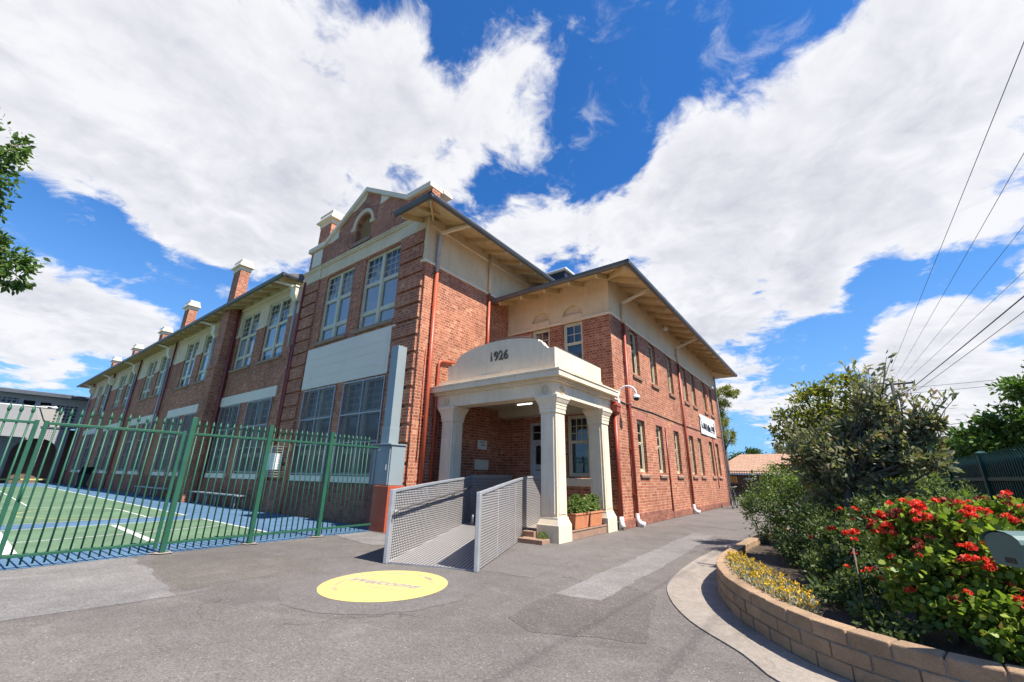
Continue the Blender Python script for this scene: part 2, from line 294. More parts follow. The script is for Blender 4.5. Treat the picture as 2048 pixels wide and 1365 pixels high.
M['courtgreen'] = mk_ground('court_green', (0.105, 0.182, 0.105), (0.135, 0.222, 0.130), speck=(0.3, 0.35, 0.25), cracks=False, spk=0.006, stain=0.30)
M['line'] = paint('line_paint', (0.62, 0.62, 0.58), 0.8, var=0.2, scale=9)
M['liney'] = paint('line_yellow', (0.50, 0.45, 0.16), 0.8, var=0.2, scale=9)
M['soil'] = mk_ground('garden_soil', (0.030, 0.022, 0.016), (0.10, 0.075, 0.055), speck=(0.3, 0.22, 0.14), grain=60, cracks=False, spk=0.12)
def mk_block():
    m, t, b = new_mat('garden_block'); p = geo_pos(t)
    g = t.noise(p, 60, 5, 0.7); md = t.noise(p, 6, 5, 0.6)
    isl = t.add('ShaderNodeNewGeometry').outputs['Random Per Island']
    c = t.ramp(t.math('ADD', t.math('MULTIPLY', g, 0.5), t.math('MULTIPLY', md, 0.5)), [(0.33, (0.235, 0.15, 0.085)), (0.66, (0.40, 0.275, 0.17))])
    c = t.mix(1.0, c, t.ramp(isl, [(0, (0.82, 0.80, 0.78)), (1, (1.12, 1.08, 1.05))]), 'MULTIPLY')
    t.l.new(c, b.inputs['Base Color']); b.inputs['Roughness'].default_value = 0.9; bump(t, b, t.math('ADD', g, md), 0.8, 0.012); return m
M['block'] = mk_block()
def leafmat(name, stops, gloss=0.5, transl=0.35, spec=0.3):
    m, t, b = new_mat(name)
    isl = t.add('ShaderNodeNewGeometry').outputs['Random Per Island']
    c = t.ramp(isl, stops)
    b.inputs['Roughness'].default_value = gloss; b.inputs['Specular IOR Level'].default_value = spec
    t.l.new(c, b.inputs['Base Color'])
    tl = t.add('ShaderNodeBsdfTranslucent'); t.l.new(t.mix(1.0, c, (1.2, 1.25, 0.6), 'MULTIPLY'), tl.inputs[0])
    mx = t.add('ShaderNodeMixShader'); mx.inputs[0].default_value = transl
    t.l.new(b.outputs[0], mx.inputs[1]); t.l.new(tl.outputs[0], mx.inputs[2])
    t.l.new(mx.outputs[0], t.n['Material Output'].inputs[0]); return m
M['lf_euca'] = leafmat('leaf_grey_green', [(0, (0.12, 0.135, 0.06)), (0.5, (0.20, 0.215, 0.115)), (0.85, (0.30, 0.30, 0.20)), (0.95, (0.28, 0.17, 0.09)), (1, (0.30, 0.18, 0.09))], 0.52, 0.35, 0.3)
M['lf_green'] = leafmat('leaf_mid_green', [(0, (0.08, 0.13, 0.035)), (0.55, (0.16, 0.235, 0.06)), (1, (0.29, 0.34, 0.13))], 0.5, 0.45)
M['lf_yel'] = leafmat('leaf_yellow_green', [(0, (0.14, 0.165, 0.025)), (0.6, (0.27, 0.29, 0.05)), (0.93, (0.36, 0.34, 0.06)), (1, (0.24, 0.10, 0.03))])
M['lf_dark'] = leafmat('leaf_dark_green', [(0, (0.028, 0.055, 0.018)), (0.6, (0.055, 0.10, 0.03)), (1, (0.10, 0.16, 0.05))])
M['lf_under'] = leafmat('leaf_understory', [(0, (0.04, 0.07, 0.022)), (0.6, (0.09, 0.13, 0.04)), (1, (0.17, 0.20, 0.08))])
M['lf_tree'] = leafmat('leaf_tree', [(0, (0.04, 0.085, 0.018)), (0.6, (0.09, 0.165, 0.035)), (1, (0.17, 0.24, 0.06))])
M['lf_jac'] = leafmat('leaf_fern_green', [(0, (0.045, 0.10, 0.018)), (0.6, (0.09, 0.175, 0.03)), (1, (0.15, 0.24, 0.055))])
M['lf_ger'] = leafmat('leaf_geranium', [(0, (0.10, 0.165, 0.025)), (0.55, (0.205, 0.30, 0.045)), (0.9, (0.33, 0.40, 0.08)), (0.97, (0.30, 0.27, 0.05)), (1, (0.25, 0.12, 0.05))], 0.45, 0.4)
M['petal'] = leafmat('petal_red', [(0, (0.60, 0.025, 0.022)), (0.7, (0.82, 0.07, 0.045)), (1, (0.90, 0.20, 0.13))], 0.6, 0.3, 0.2)
M['petald'] = leafmat('petal_spent', [(0, (0.12, 0.015, 0.015)), (0.7, (0.26, 0.03, 0.03)), (1, (0.32, 0.10, 0.06))], 0.7, 0.25, 0.2)
M['daisy'] = leafmat('daisy_yellow', [(0, (0.50, 0.30, 0.02)), (1, (0.70, 0.48, 0.05))], 0.7, 0.2, 0.2)
M['daisyst'] = leafmat('daisy_grey_leaf', [(0, (0.20, 0.19, 0.12)), (1, (0.42, 0.40, 0.30))], 0.8, 0.2, 0.2)
def mk_lattice(name, a, bcol, p_, alpha=False):
    m, t, b = new_mat(name); uv = t.sep(t.add('ShaderNodeUVMap').outputs[0])
    k = math.pi / p_
    x = t.math('ABSOLUTE', t.math('SINE', t.math('MULTIPLY', uv[0], k))); y = t.math('ABSOLUTE', t.math('SINE', t.math('MULTIPLY', uv[1], k)))
    f = t.rng(t.math('MINIMUM', x, y), 0.45, 0.6, 0, 1)
    t.l.new(t.mix(f, a, bcol), b.inputs['Base Color']); b.inputs['Roughness'].default_value = 0.7; return m
M['lattice'] = mk_lattice('breeze_block', (0.28, 0.27, 0.26), (0.03, 0.03, 0.032), 0.33)
M['lattice2'] = mk_lattice('white_lattice', (0.34, 0.33, 0.33), (0.15, 0.15, 0.16), 0.16)
def mk_tiles():
    m, t, b = new_mat('terracotta_roof_tiles'); p = t.sep(geo_pos(t))
    a = t.math('ABSOLUTE', t.math('SINE', t.math('MULTIPLY', p[0], math.pi / 0.3))); c = t.math('FRACT', t.math('MULTIPLY', p[2], 1 / 0.16))
    n = t.noise(geo_pos(t), 3, 5, 0.6)
    cc = t.ramp(n, [(0.3, (0.32, 0.18, 0.11)), (0.7, (0.45, 0.27, 0.17))])
    cc = t.mix(t.rng(t.math('MINIMUM', a, c), 0.0, 0.22, 0.6, 0), cc, (0.16, 0.08, 0.05))
    t.l.new(cc, b.inputs['Base Color']); b.inputs['Roughness'].default_value = 0.8; return m
M['tiles'] = mk_tiles()
def mk_light():
    m, t, b = new_mat('tube_light'); b.inputs['Base Color'].default_value = (0.9, 0.9, 0.88, 1)
    b.inputs['Emission Color'].default_value = (1, 0.98, 0.92, 1); b.inputs['Emission Strength'].default_value = 1.2; return m
M['tube'] = mk_light()

# ------------------------------------------------------------------ mesh helpers
class MB:
    def __init__(s): s.v = []; s.f = []; s.uv = []; s.sm = []
    def face(s, pts, uv=None, smooth=False):
        i = len(s.v); s.v += [tuple(p) for p in pts]; s.f.append(tuple(range(i, i + len(pts)))); s.sm.append(smooth)
        if uv is None:
            a, b, c = (Vector(pts[k]) for k in (0, 1, 2)); n = (b - a).cross(c - a)
            if n.length < 1e-9 and len(pts) > 3: n = (c - a).cross(Vector(pts[3]) - a)
            x, y, z = abs(n.x), abs(n.y), abs(n.z)
            if z >= x and z >= y: uv = [(p[0], p[1]) for p in pts]
            elif x >= y: uv = [(p[1], p[2]) for p in pts]
            else: uv = [(p[0], p[2]) for p in pts]
        s.uv += list(uv)
    def hexa(s, P):  # 8 pts: bottom 0-3, top 4-7
        for q in ((0, 3, 2, 1), (4, 5, 6, 7), (0, 1, 5, 4), (1, 2, 6, 5), (2, 3, 7, 6), (3, 0, 4, 7)): s.face([P[k] for k in q])
    def box(s, x0, y0, z0, x1, y1, z1):
        x0, x1 = sorted((x0, x1)); y0, y1 = sorted((y0, y1)); z0, z1 = sorted((z0, z1))
        s.hexa([(x0, y0, z0), (x1, y0, z0), (x1, y1, z0), (x0, y1, z0), (x0, y0, z1), (x1, y0, z1), (x1, y1, z1), (x0, y1, z1)]); return s
    def beam(s, p, q, w_, h_):  # bar from p to q, width w_ horizontal, height h_ (hangs below the line)
        p = Vector(p); q = Vector(q); d = (q - p).normalized(); sd = Vector((0, 0, 1)).cross(d)
        sd = sd.normalized() if sd.length > 1e-6 else Vector((1, 0, 0)); up = d.cross(sd)
        a = sd * w_ / 2; u = up * h_
        s.hexa([p - a - u, p + a - u, p + a, p - a, q - a - u, q + a - u, q + a, q - a]); return s
    def tube(s, pts, r, n=10, cap=True):
        pts = [Vector(p) for p in pts]; rr = r if isinstance(r, (list, tuple)) else [r] * len(pts)
        rings = []; ref = None
        for i, p in enumerate(pts):
            d = (pts[min(i + 1, len(pts) - 1)] - pts[max(i - 1, 0)]).normalized()
            if ref is None: ref = Vector((0, 0, 1)) if abs(d.z) < 0.9 else Vector((1, 0, 0))
            a = d.cross(ref)
            if a.length < 1e-5: a = d.cross(Vector((0.3, 1, 0.2)))
            a.normalize(); b = d.cross(a).normalized(); ref = a.cross(d).normalized()
            rings.append([p + (a * math.cos(2 * math.pi * k / n) + b * math.sin(2 * math.pi * k / n)) * rr[i] for k in range(n)])
        for i in range(len(rings) - 1):
            for k in range(n): s.face([rings[i][k], rings[i][(k + 1) % n], rings[i + 1][(k + 1) % n], rings[i + 1][k]], smooth=True)
        if cap: s.face(rings[0][::-1]); s.face(rings[-1])
        return s
    def lathe(s, cx, cy, prof, n=16, sq=False):
        k0 = 4 if sq else n; rings = []
        for (r, z) in prof:
            if sq: rings.append([(cx - r, cy - r, z), (cx + r, cy - r, z), (cx + r, cy + r, z), (cx - r, cy + r, z)])
            else: rings.append([(cx + r * math.cos(2 * math.pi * k / n), cy + r * math.sin(2 * math.pi * k / n), z) for k in range(n)])
        for i in range(len(rings) - 1):
            for k in range(k0): s.face([rings[i][k], rings[i][(k + 1) % k0], rings[i + 1][(k + 1) % k0], rings[i + 1][k]], smooth=not sq)
        s.face(rings[0][::-1]); s.face(rings[-1]); return s
    def build(s, name, mat, parent=None, root=None, bevel=0.0, weld=False):
        off = Vector((0, 0, 0)) if root is None else root.location
        me = bpy.data.meshes.new(name)
        v = np.array(s.v, dtype=np.float64).reshape(-1, 3) - np.array(off)
        me.from_pydata(v.tolist(), [], s.f)
        ul = me.uv_layers.new(name='UVMap'); ul.data.foreach_set('uv', np.array(s.uv, dtype=np.float32).ravel())
        me.polygons.foreach_set('use_smooth', s.sm)
        me.materials.append(mat)
        if bevel or weld or any(s.sm):
            bm = bmesh.new(); bm.from_mesh(me); bmesh.ops.remove_doubles(bm, verts=bm.verts, dist=1e-5)
            bmesh.ops.recalc_face_normals(bm, faces=bm.faces); bm.to_mesh(me); bm.free()
        o = bpy.data.objects.new(name, me); COL.objects.link(o)
        if parent is not None: o.parent = parent
        if bevel:
            b = o.modifiers.new('bevel', 'BEVEL'); b.width = bevel; b.segments = 2; b.limit_method = 'ANGLE'; b.angle_limit = math.radians(40)
        return o
def tag(o, label=None, cat=None, group=None, kind=None):
    if label: o['label'] = label
    if cat: o['category'] = cat
    if group: o['group'] = group
    if kind: o['kind'] = kind
    return o
def thing(name, label, cat, loc=(0, 0, 0), group=None):
    o = bpy.data.objects.new(name, None); COL.objects.link(o); o.location = loc; o.empty_display_size = 0.2
    return tag(o, label, cat, group)
def copy_tree(o, parent=None):
    c = o.copy(); COL.objects.link(c)
    if parent is not None: c.parent = parent
    for ch in list(o.children): copy_tree(ch, c)
    return c
def solo(name, mb, mat, label, cat, loc, group=None, bevel=0.0):
    class R: pass
    r = R(); r.location = Vector(loc)
    o = mb.build(name, mat, None, r, bevel); o.location = loc
    return tag(o, label, cat, group)
def structure(name, mb, mat): return tag(mb.build(name, mat), kind='structure')
def text_obj(name, body, size, mat, M4, parent, root, extrude=0.01, shear=0.0, align='CENTER', bold=0.0):
    cu = bpy.data.curves.new(name, 'FONT'); cu.body = body; cu.size = size; cu.extrude = extrude; cu.shear = shear; cu.align_x = align; cu.offset = bold
    tmp = bpy.data.objects.new(name + '_t', cu); COL.objects.link(tmp)
    bpy.context.view_layer.update(); dg = bpy.context.evaluated_depsgraph_get()
    me = bpy.data.meshes.new_from_object(tmp.evaluated_get(dg)); bpy.data.objects.remove(tmp)
    T = Matrix.Translation(-root.location) @ M4; me.transform(T); me.materials.clear(); me.materials.append(mat)
    o = bpy.data.objects.new(name, me); COL.objects.link(o); o.parent = parent; return o

class PL:
    """a wall plane: ('Y', y0) faces -Y with u=x; ('X', x0) faces +X with u=y.  d = depth into the wall"""
    def __init__(s, ax, v): s.ax = ax; s.v = v
    def p(s, u, z, d=0.0): return (u, s.v + d, z) if s.ax == 'Y' else (s.v - d, u, z)
    def box(s, mb, u0, u1, z0, z1, d0, d1):
        a = s.p(u0, z0, d0); b = s.p(u1, z1, d1); mb.box(*a, *b)
def wall(mb, pl, u0, u1, lo, hi, holes=(), reveal=0.14, cuts=()):
    F = lambda g, u: g(u) if callable(g) else g
    xs = {u0, u1} | set(c for c in cuts if u0 < c < u1)
    for h in holes:
        xs |= {h['u0'], h['u1']}
        if callable(h['hi']): xs |= {h['u0'] + (h['u1'] - h['u0']) * (0.5 - 0.5 * math.cos(math.pi * k / 16)) for k in range(17)}
    xs = sorted(xs)
    for a, b in zip(xs[:-1], xs[1:]):
        if b - a < 1e-6: continue
        m = (a + b) / 2; hs = sorted([h for h in holes if h['u0'] < m < h['u1']], key=lambda h: F(h['lo'], m)); cur = lo
        for h in hs:
            mb.face([pl.p(a, F(cur, a)), pl.p(b, F(cur, b)), pl.p(b, F(h['lo'], b)), pl.p(a, F(h['lo'], a))]); cur = h['hi']
        mb.face([pl.p(a, F(cur, a)), pl.p(b, F(cur, b)), pl.p(b, F(hi, b)), pl.p(a, F(hi, a))])
        for h in hs:
            for g in ('lo', 'hi'):
                if h.get('no') and g in h['no']: continue
                za, zb = F(h[g], a), F(h[g], b)
                mb.face([pl.p(a, za), pl.p(b, zb), pl.p(b, zb, reveal), pl.p(a, za, reveal)])
    for h in holes:
        for u in (h['u0'], h['u1']):
            z0, z1 = F(h['lo'], u), F(h['hi'], u)
            if z1 - z0 > 1e-4: mb.face([pl.p(u, z0), pl.p(u, z1), pl.p(u, z1, reveal), pl.p(u, z0, reveal)])
    return mb
def rect(u0, u1, z0, z1, no=()): return dict(u0=u0, u1=u1, lo=z0, hi=z1, no=no)
def frame4(mb, pl, u0, u1, z0, z1, t, d0, d1):
    pl.box(mb, u0, u0 + t, z0, z1, d0, d1); pl.box(mb, u1 - t, u1, z0, z1, d0, d1)
    pl.box(mb, u0 + t, u1 - t, z0, z0 + t, d0 + .001, d1); pl.box(mb, u0 + t, u1 - t, z1 - t, z1, d0 + .001, d1)

# ------------------------------------------------------------------ ground, paths, court
g = MB(); g.face([(-500, -300, 0), (500, -300, 0), (500, 900, 0), (-500, 900, 0)]); structure('ground', g, M['asphalt'])
def ragged(pts, step=.07, amp=.02):
    o = []; n_ = len(pts)
    for i in range(n_):
        a, b = Vector((*pts[i], 0)), Vector((*pts[(i + 1) % n_], 0)); L = (b - a).length; k = max(1, int(L / step)); nn = Vector((-(b - a).y, (b - a).x, 0)).normalized(); ph = RNG.uniform(0, 6, 3)
        for j in range(k):
            t_ = j / k; w_ = math.sin(math.pi * t_); d_ = w_ * amp * (math.sin(ph[0] + t_ * L * 3.1) + .6 * math.sin(ph[1] + t_ * L * 9.7)) + (amp * .35 * RNG.normal() if j else 0); p = a.lerp(b, t_) + nn * d_; o.append((p.x, p.y))
    return o
def sheet(name, pts, z, mat):
    if name.startswith('paving'): pts = ragged(pts)
    m_ = MB(); m_.face([(x, y, z) for x, y in pts]); return structure(name, m_, mat)
sheet('court', [(-9.45, -25), (-9.42, 7.58), (-62, 7.7), (-62, -25)], 0.004, M['courtblue'])
gr = MB(); gr.face([(-10.75, -14, .008), (-10.75, 5.08, .008), (-15.2, 5.14, .008), (-15.0, -14, .008)])
gr.face([(-16.35, -14, .008), (-16.65, 5.18, .008), (-49, 5.6, .008), (-49, -14, .008)]); structure('court_green', gr, M['courtgreen'])
def ribbon(mb, pts, w_, z):
    pts = [Vector((x, y, 0)) for x, y in pts]
    L, R = [], []
    for i, p in enumerate(pts):
        d = (pts[min(i + 1, len(pts) - 1)] - pts[max(i - 1, 0)]).normalized(); nrm = Vector((-d.y, d.x, 0)) * w_ / 2
        L.append((p + nrm)); R.append((p - nrm))
    for i in range(len(pts) - 1): mb.face([(q.x, q.y, z) for q in (R[i], R[i + 1], L[i + 1], L[i])])
ln = MB()
for pts, w_ in (([(-10.75, -14), (-10.75, 5.08)], .06), ([(-10.72, 5.1), (-15.2, 5.16)], .06), ([(-15.2, 5.14), (-15.0, -14)], .05), ([(-16.35, -14), (-16.65, 5.18)], .05),
                ([(-16.65, 5.2), (-49, 5.62)], .07), ([(-11.0, 1.13), (-14.9, 1.2)], .16), ([(-11.2, 3.0), (-14.9, 3.14)], .13), ([(-12.6, 1.2), (-12.7, 2.8), (-13.0, 4.9)], .05),
                ([(-23.2, -6), (-23.3, 2.3), (-22.6, 3.5), (-21.4, 4.15), (-20.3, 4.33), (-16.5, 4.25)], .06), ([(-29, -6), (-29, 5.3)], .06), ([(-24, 2.5), (-49, 3.0)], .05)):
    ribbon(ln, pts, w_, .012)
structure('court_line', ln, M['line'])
ly = MB(); ribbon(ly, [(-19.6 + 3.2 * math.cos(a), 5.4 - 3.6 * math.sin(a)) for a in np.linspace(0.5, 2.4, 14)], .06, .0125); ribbon(ly, [(-26, 0.6), (-20, .55), (-17.2, 1.4)], .05, .0125)
structure('court_line_yellow', ly, M['liney'])
sheet('paving_pale', [(-9.40, .93), (-9.44, 2.3), (-9.0, 2.32), (-8.6, 2.22), (-8.1, 2.28), (-7.4, 2.12), (-6.9, 2.12), (-6.22, 2.03), (-6.30, 1.46), (-6.42, .74), (-6.6, -2.0), (-9.38, -2.0)], .0025, M['asphaltpale'])
sheet('paving_strip', [(-2.98, 4.93), (-2.42, 5.0), (-2.5, 8), (-2.70, 12.2), (-3.26, 12.33), (-3.12, 8.6)], .0025, M['asphaltpale'])
sheet('paving_edge', [(-4.5, 5.28), (-4.15, 5.36), (-3.62, 5.40), (-3.78, 6.4), (-3.93, 7.5), (-4.22, 10.8), (-4.6, 11.6), (-4.9, 11.0), (-4.88, 8.9), (-5.5, 8.0)], .0025, M['asphaltmid'])
sheet('paving_ring', [(-4.88 + 1.22 * math.cos(a), 3.86 + 1.22 * math.sin(a)) for a in np.linspace(0, 2 * math.pi, 40)[:-1]], .003, M['asphaltmid'])
sheet('paving_corner', [(-9.44, 5.9), (-9.35, 6.75), (-7.9, 6.7), (-7.25, 6.0), (-7.6, 5.6), (-8.6, 5.75)], .004, M['asphaltpale'])
sheet('paving_patch', [(-2.89, 3.84), (-3.0, 4.83), (-2.65, 5.94), (-1.98, 5.63), (-1.55, 4.05), (-2.0, 3.88), (-2.48, 3.64)], .0022, M['asphaltdark'])
sheet('paving_front', [(-6.25, .74), (-6.21, 1.21), (-6.18, 2.0), (-5.24, 2.31), (-4.27, 2.64), (-3.41, 2.92), (-3.04, 3.18), (-2.46, 3.54), (-1.91, 3.7), (-1.41, 3.74), (-.9, 3.66), (-.3, 2.8), (0, -2), (-6.3, -2)], .0012, M['asphaltwarm'])
sheet('paving_side', [(-9.2, 2.6), (-8.3, 2.3), (-7.3, 2.2), (-6.4, 2.16), (-6.45, 2.9), (-6.1, 3.7), (-6.7, 3.95), (-8.7, 3.85)], .0016, M['asphaltbrown'])
sheet('paving_far', [(-4.8, 16.5), (-3.9, 14.4), (-2.6, 14.0), (-1.9, 16.5), (-2.2, 22), (-4.8, 22)], .004, M['asphaltmid'])

# ------------------------------------------------------------------ the school building
B = thing('school_building', 'long red brick two storey school building dated 1926 with cream columned porch', 'school building', (-9.07, 7.55, 0))
def part(name, mb, mat, parent=None, bevel=0.0): return mb.build(name, M[mat] if isinstance(mat, str) else mat, parent or B, B, bevel)
PF, PW, PG, PR, PS = PL('Y', 7.55), PL('Y', 7.65), PL('X', -9.07), PL('Y', 11.8), PL('X', -4.95)

def win_big(pl, u0, u1, z0, z1, za, zb, cols=3, rows=4, back='blind', dep=0.13, full=1.0):
    """two-light timber window with leaded top lights"""
    f = MB(); d0, d1 = dep - .06, dep + .02; mid = (u0 + u1) / 2
    frame4(f, pl, u0, u1, z0, z1, .075, d0, d1); pl.box(f, mid - .075, mid + .075, z0 + .075, z1 - .075, d0 - .01, d1)
    for a, b in ((u0 + .075, mid - .075), (mid + .075, u1 - .075)):
        for zz, t in ((za, .05), (zb, .045)): pl.box(f, a, b, zz - t, zz + t, d0 + .012, d1)
        frame4(f, pl, a, b, zb + .045, za - .05, .035, d0 + .02, d1 - .002)
        frame4(f, pl, a, b, z0 + .075, zb - .045, .035, d0 + .02, d1 - .002)
    w_ = part('window', f, 'sash')
    l = MB()
    for a, b in ((u0 + .075, mid - .075), (mid + .075, u1 - .075)):
        for i in range(1, cols): u = a + (b - a) * i / cols; pl.box(l, u - .011, u + .011, za + .05, z1 - .075, dep - .012, dep + .01)
        for i in range(1, rows): z = za + .05 + (z1 - .125 - za) * i / rows; pl.box(l, a, b, z - .011, z + .011, dep - .010, dep + .009)
    part('glazing_bar', l, 'sash', w_)
    gl = MB(); gl.face([pl.p(u0 + .05, z0 + .05, dep), pl.p(u1 - .05, z0 + .05, dep), pl.p(u1 - .05, z1 - .05, dep), pl.p(u0 + .05, z1 - .05, dep)]); part('pane', gl, 'glass', w_)
    bk = MB()
    for k, (a, b) in enumerate(((u0 + .04, mid - .03), (mid + .03, u1 - .04))):
        ztop = z0 + (z1 - z0) * min(.95, full + RNG.uniform(-.22, .10)); zbot = z0 + .03 + (RNG.uniform(0, .55) if RNG.uniform() < .3 else 0)
        bk.face([pl.p(a, zbot, dep + .04), pl.p(b, zbot, dep + .04), pl.p(b, ztop, dep + .04), pl.p(a, ztop, dep + .04)])
    part('blind', bk, back, w_)
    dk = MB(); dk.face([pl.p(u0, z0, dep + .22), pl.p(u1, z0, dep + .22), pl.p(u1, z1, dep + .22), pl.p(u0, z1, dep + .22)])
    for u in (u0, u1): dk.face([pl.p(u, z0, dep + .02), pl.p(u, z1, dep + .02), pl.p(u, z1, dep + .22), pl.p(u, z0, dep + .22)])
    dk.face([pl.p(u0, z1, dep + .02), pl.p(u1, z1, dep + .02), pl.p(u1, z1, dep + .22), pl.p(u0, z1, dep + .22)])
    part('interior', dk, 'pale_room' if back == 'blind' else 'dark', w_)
    return w_
def win_sash(pl, u0, u1, z0, z1, cols=2, rows=2, split=.5, back='curtain', dep=.12, sill=True, mat='sash', sm='sill'):
    """double hung sash window"""
    f = MB(); d0, d1 = dep - .05, dep + .03; zm = z0 + (z1 - z0) * split
    frame4(f, pl, u0, u1, z0, z1, .06, d0, d1); frame4(f, pl, u0 + .06, u1 - .06, z0 + .06, zm, .045, d0 + .03, d1 - .002)
    frame4(f, pl, u0 + .06, u1 - .06, zm, z1 - .06, .04, d0 + .012, d1 - .02); w_ = part('window', f, mat)
    l = MB(); a, b = u0 + .1, u1 - .1
    for i in range(1, cols): u = a + (b - a) * i / cols; pl.box(l, u - .011, u + .011, zm + .04, z1 - .1, dep - .016, dep + .008)
    for i in range(1, rows): z = zm + .04 + (z1 - .14 - zm) * i / rows; pl.box(l, a, b, z - .011, z + .011, dep - .014, dep + .007)
    if l.f: part('glazing_bar', l, mat, w_)
    gl = MB(); gl.face([pl.p(u0 + .05, z0 + .05, dep), pl.p(u1 - .05, z0 + .05, dep), pl.p(u1 - .05, z1 - .05, dep), pl.p(u0 + .05, z1 - .05, dep)]); part('pane', gl, 'glass', w_)
    bk = MB(); bk.face([pl.p(u0 - .02, z0, dep + .12), pl.p(u1 + .02, z0, dep + .12), pl.p(u1 + .02, z1, dep + .12), pl.p(u0 - .02, z1, dep + .12)]); part('blind', bk, back, w_)
    if sill:
        s_ = MB(); h = [(pl.p(u, z, d)) for (u, z, d) in ()]
        a, b = u0 - .06, u1 + .06
        P = [pl.p(a, z0 - .17, -.06), pl.p(b, z0 - .17, -.06), pl.p(b, z0 - .17, .1), pl.p(a, z0 - .17, .1), pl.p(a, z0 - .10, -.075), pl.p(b, z0 - .10, -.075), pl.p(b, z0 - .003, .1), pl.p(a, z0 - .003, .1)]
        s_.hexa(P); part('sill', s_, sm, w_)
    return w_
def screen(pl, u0, u1, z0, z1):
    f = MB(); frame4(f, pl, u0, u1, z0, z1, .035, -.05, -.015); mid = (u0 + u1) / 2; zm = z0 + (z1 - z0) * .63
    pl.box(f, mid - .016, mid + .016, z0 + .035, z1 - .035, -.048, -.017); pl.box(f, u0 + .035, u1 - .035, zm - .018, zm + .018, -.052, -.013)
    for zz in (z0 + (z1 - z0) * .33,): pl.box(f, u0 + .035, u1 - .035, zz - .012, zz + .012, -.046, -.02)
    for u in (u0 + .45, u1 - .45): pl.box(f, u - .015, u + .015, z1, z1 + .09, -.04, .0)
    s_ = part('security_screen', f, 'galv')
    q = MB(); q.face([pl.p(u0 + .02, z0 + .02, -.03), pl.p(u1 - .02, z0 + .02, -.03), pl.p(u1 - .02, z1 - .02, -.03), pl.p(u0 + .02, z1 - .02, -.03)]); part('wire_mesh', q, 'screen', s_)

# --- gable block
GW = [(-15.0, -13.1), (-12.42, -10.42)]
wb = MB()
wall(wb, PF, -16.7, -9.07, 0.0, 8.88, [rect(a, b, 6.02, 8.8) for a, b in GW] + [rect(a - .15, b - .05, 1.27, 4.22) for a, b in GW], .17)
cx = -12.9
def gtop(u):
    d = abs(u - cx)
    return 10.42 if d > 2.65 else 10.42 + (2.65 - d) / 2.65 * 1.55
AU0, AU1, AZ = -13.36, -12.44, 10.46
def arc(u, r=.46): return AZ + math.sqrt(max(0, r * r - (u + 12.9) ** 2))
wall(wb, PF, -16.7, -9.07, 9.38, gtop, [dict(u0=AU0, u1=AU1, lo=9.74, hi=arc)], .25, cuts=(cx - 2.65, cx, cx + 2.65))
wall(wb, PG, 7.55, 22.0, 0.0, 7.66)                                           # side wall
wb.face([(-16.7, 7.55, 0), (-16.7, 22, 0), (-16.7, 22, 10.42), (-16.7, 7.55, 10.42)])
wb.face([(-16.7, 22, 0), (-9.07, 22, 0), (-9.07, 22, 9.4), (-16.7, 22, 9.4)])
wb.face([(-16.7, 7.9, 9.3), (-9.07, 7.9, 9.3), (-9.07, 7.9, 10.42), (cx + 2.65, 7.9, 10.42), (cx, 7.9, 11.97), (cx - 2.65, 7.9, 10.42), (-16.7, 7.9, 10.42)])
wb.face([(-9.07, 7.55, 9.3), (-9.07, 7.9, 9.3), (-9.07, 7.9, 10.42), (-9.07, 7.55, 10.42)])
part('gable_wall', wb, 'brick')
fr = MB(); wall(fr, PG, 7.55, 22.0, 7.66, 9.42); fr.face([(-9.2, 7.549, 7.66), (-9.07, 7.549, 7.66), (-9.07, 7.549, 8.9), (-9.2, 7.549, 8.9)])
fr.box(-9.2, 7.50, 7.72, -9.03, 7.56, 9.36); part('frieze', fr, 'cream')
md = MB(); md.box(-9.09, 7.46, 7.64, -9.02, 20, 7.73); md.box(-9.24, 7.46, 7.64, -9.09, 7.57, 7.73); md.box(-9.08, 7.6, 8.98, -9.035, 20, 9.05); part('moulding', md, 'creamclean', bevel=.008)
en = MB(); en.box(-16.78, 7.49, 8.87, -15.5, 7.56, 9.40); en.box(-15.5, 7.515, 8.872, -10.42, 7.56, 9.40); en.box(-10.42, 7.49, 8.87, -9.17, 7.56, 9.40)
en.box(-16.86, 7.42, 9.40, -9.15, 7.56, 9.46); en.box(-16.82, 7.45, 9.33, -9.16, 7.56, 9.40); part('entablature', en, 'cream', bevel=.006)
cp = MB(); T = .2
PP = [(cx - 3.9, 10.42), (cx - 2.62, 10.42), (cx, 11.95), (cx + 2.62, 10.42), (cx + 3.85, 10.42)]
for (a, za), (b, zb) in zip(PP[:-1], PP[1:]):
    cp.hexa([(a, 7.43, za), (b, 7.43, zb), (b, 8.0, zb), (a, 8.0, za), (a, 7.43, za + T), (b, 7.43, zb + T), (b, 8.0, zb + T), (a, 8.0, za + T)])
cp.box(-16.85, 8.0, 10.42, -16.4, 12, 10.58); cp.box(-9.3, 8.0, 10.42, -9.0, 8.4, 10.58)
part('coping', cp, 'creamclean', bevel=.015)
for pts in ([(cx - .0, 11.94), (cx - .95, 11.38), (cx - .75, 11.36), (cx - .12, 11.62)], [(cx + .95, 11.38), (cx + 1.5, 11.06), (cx + .95, 10.98)], [(cx - 1.75, 10.92), (cx - 2.55, 10.46), (cx - 2.1, 10.44), (cx - 1.75, 10.5)]):
    kn = MB(); kn.face([(x, 7.53, z) for x, z in pts])
    for k in range(len(pts)):
        a, b = pts[k], pts[(k + 1) % len(pts)]; kn.face([(a[0], 7.53, a[1]), (b[0], 7.53, b[1]), (b[0], 7.551, b[1]), (a[0], 7.551, a[1])])
    part('kneeler', kn, 'creamclean')
kn = MB(); kn.box(-16.45, 7.52, 9.62, -15.72, 7.555, 10.36); part('kneeler', kn, 'creamclean')
hm = MB(); N = 18
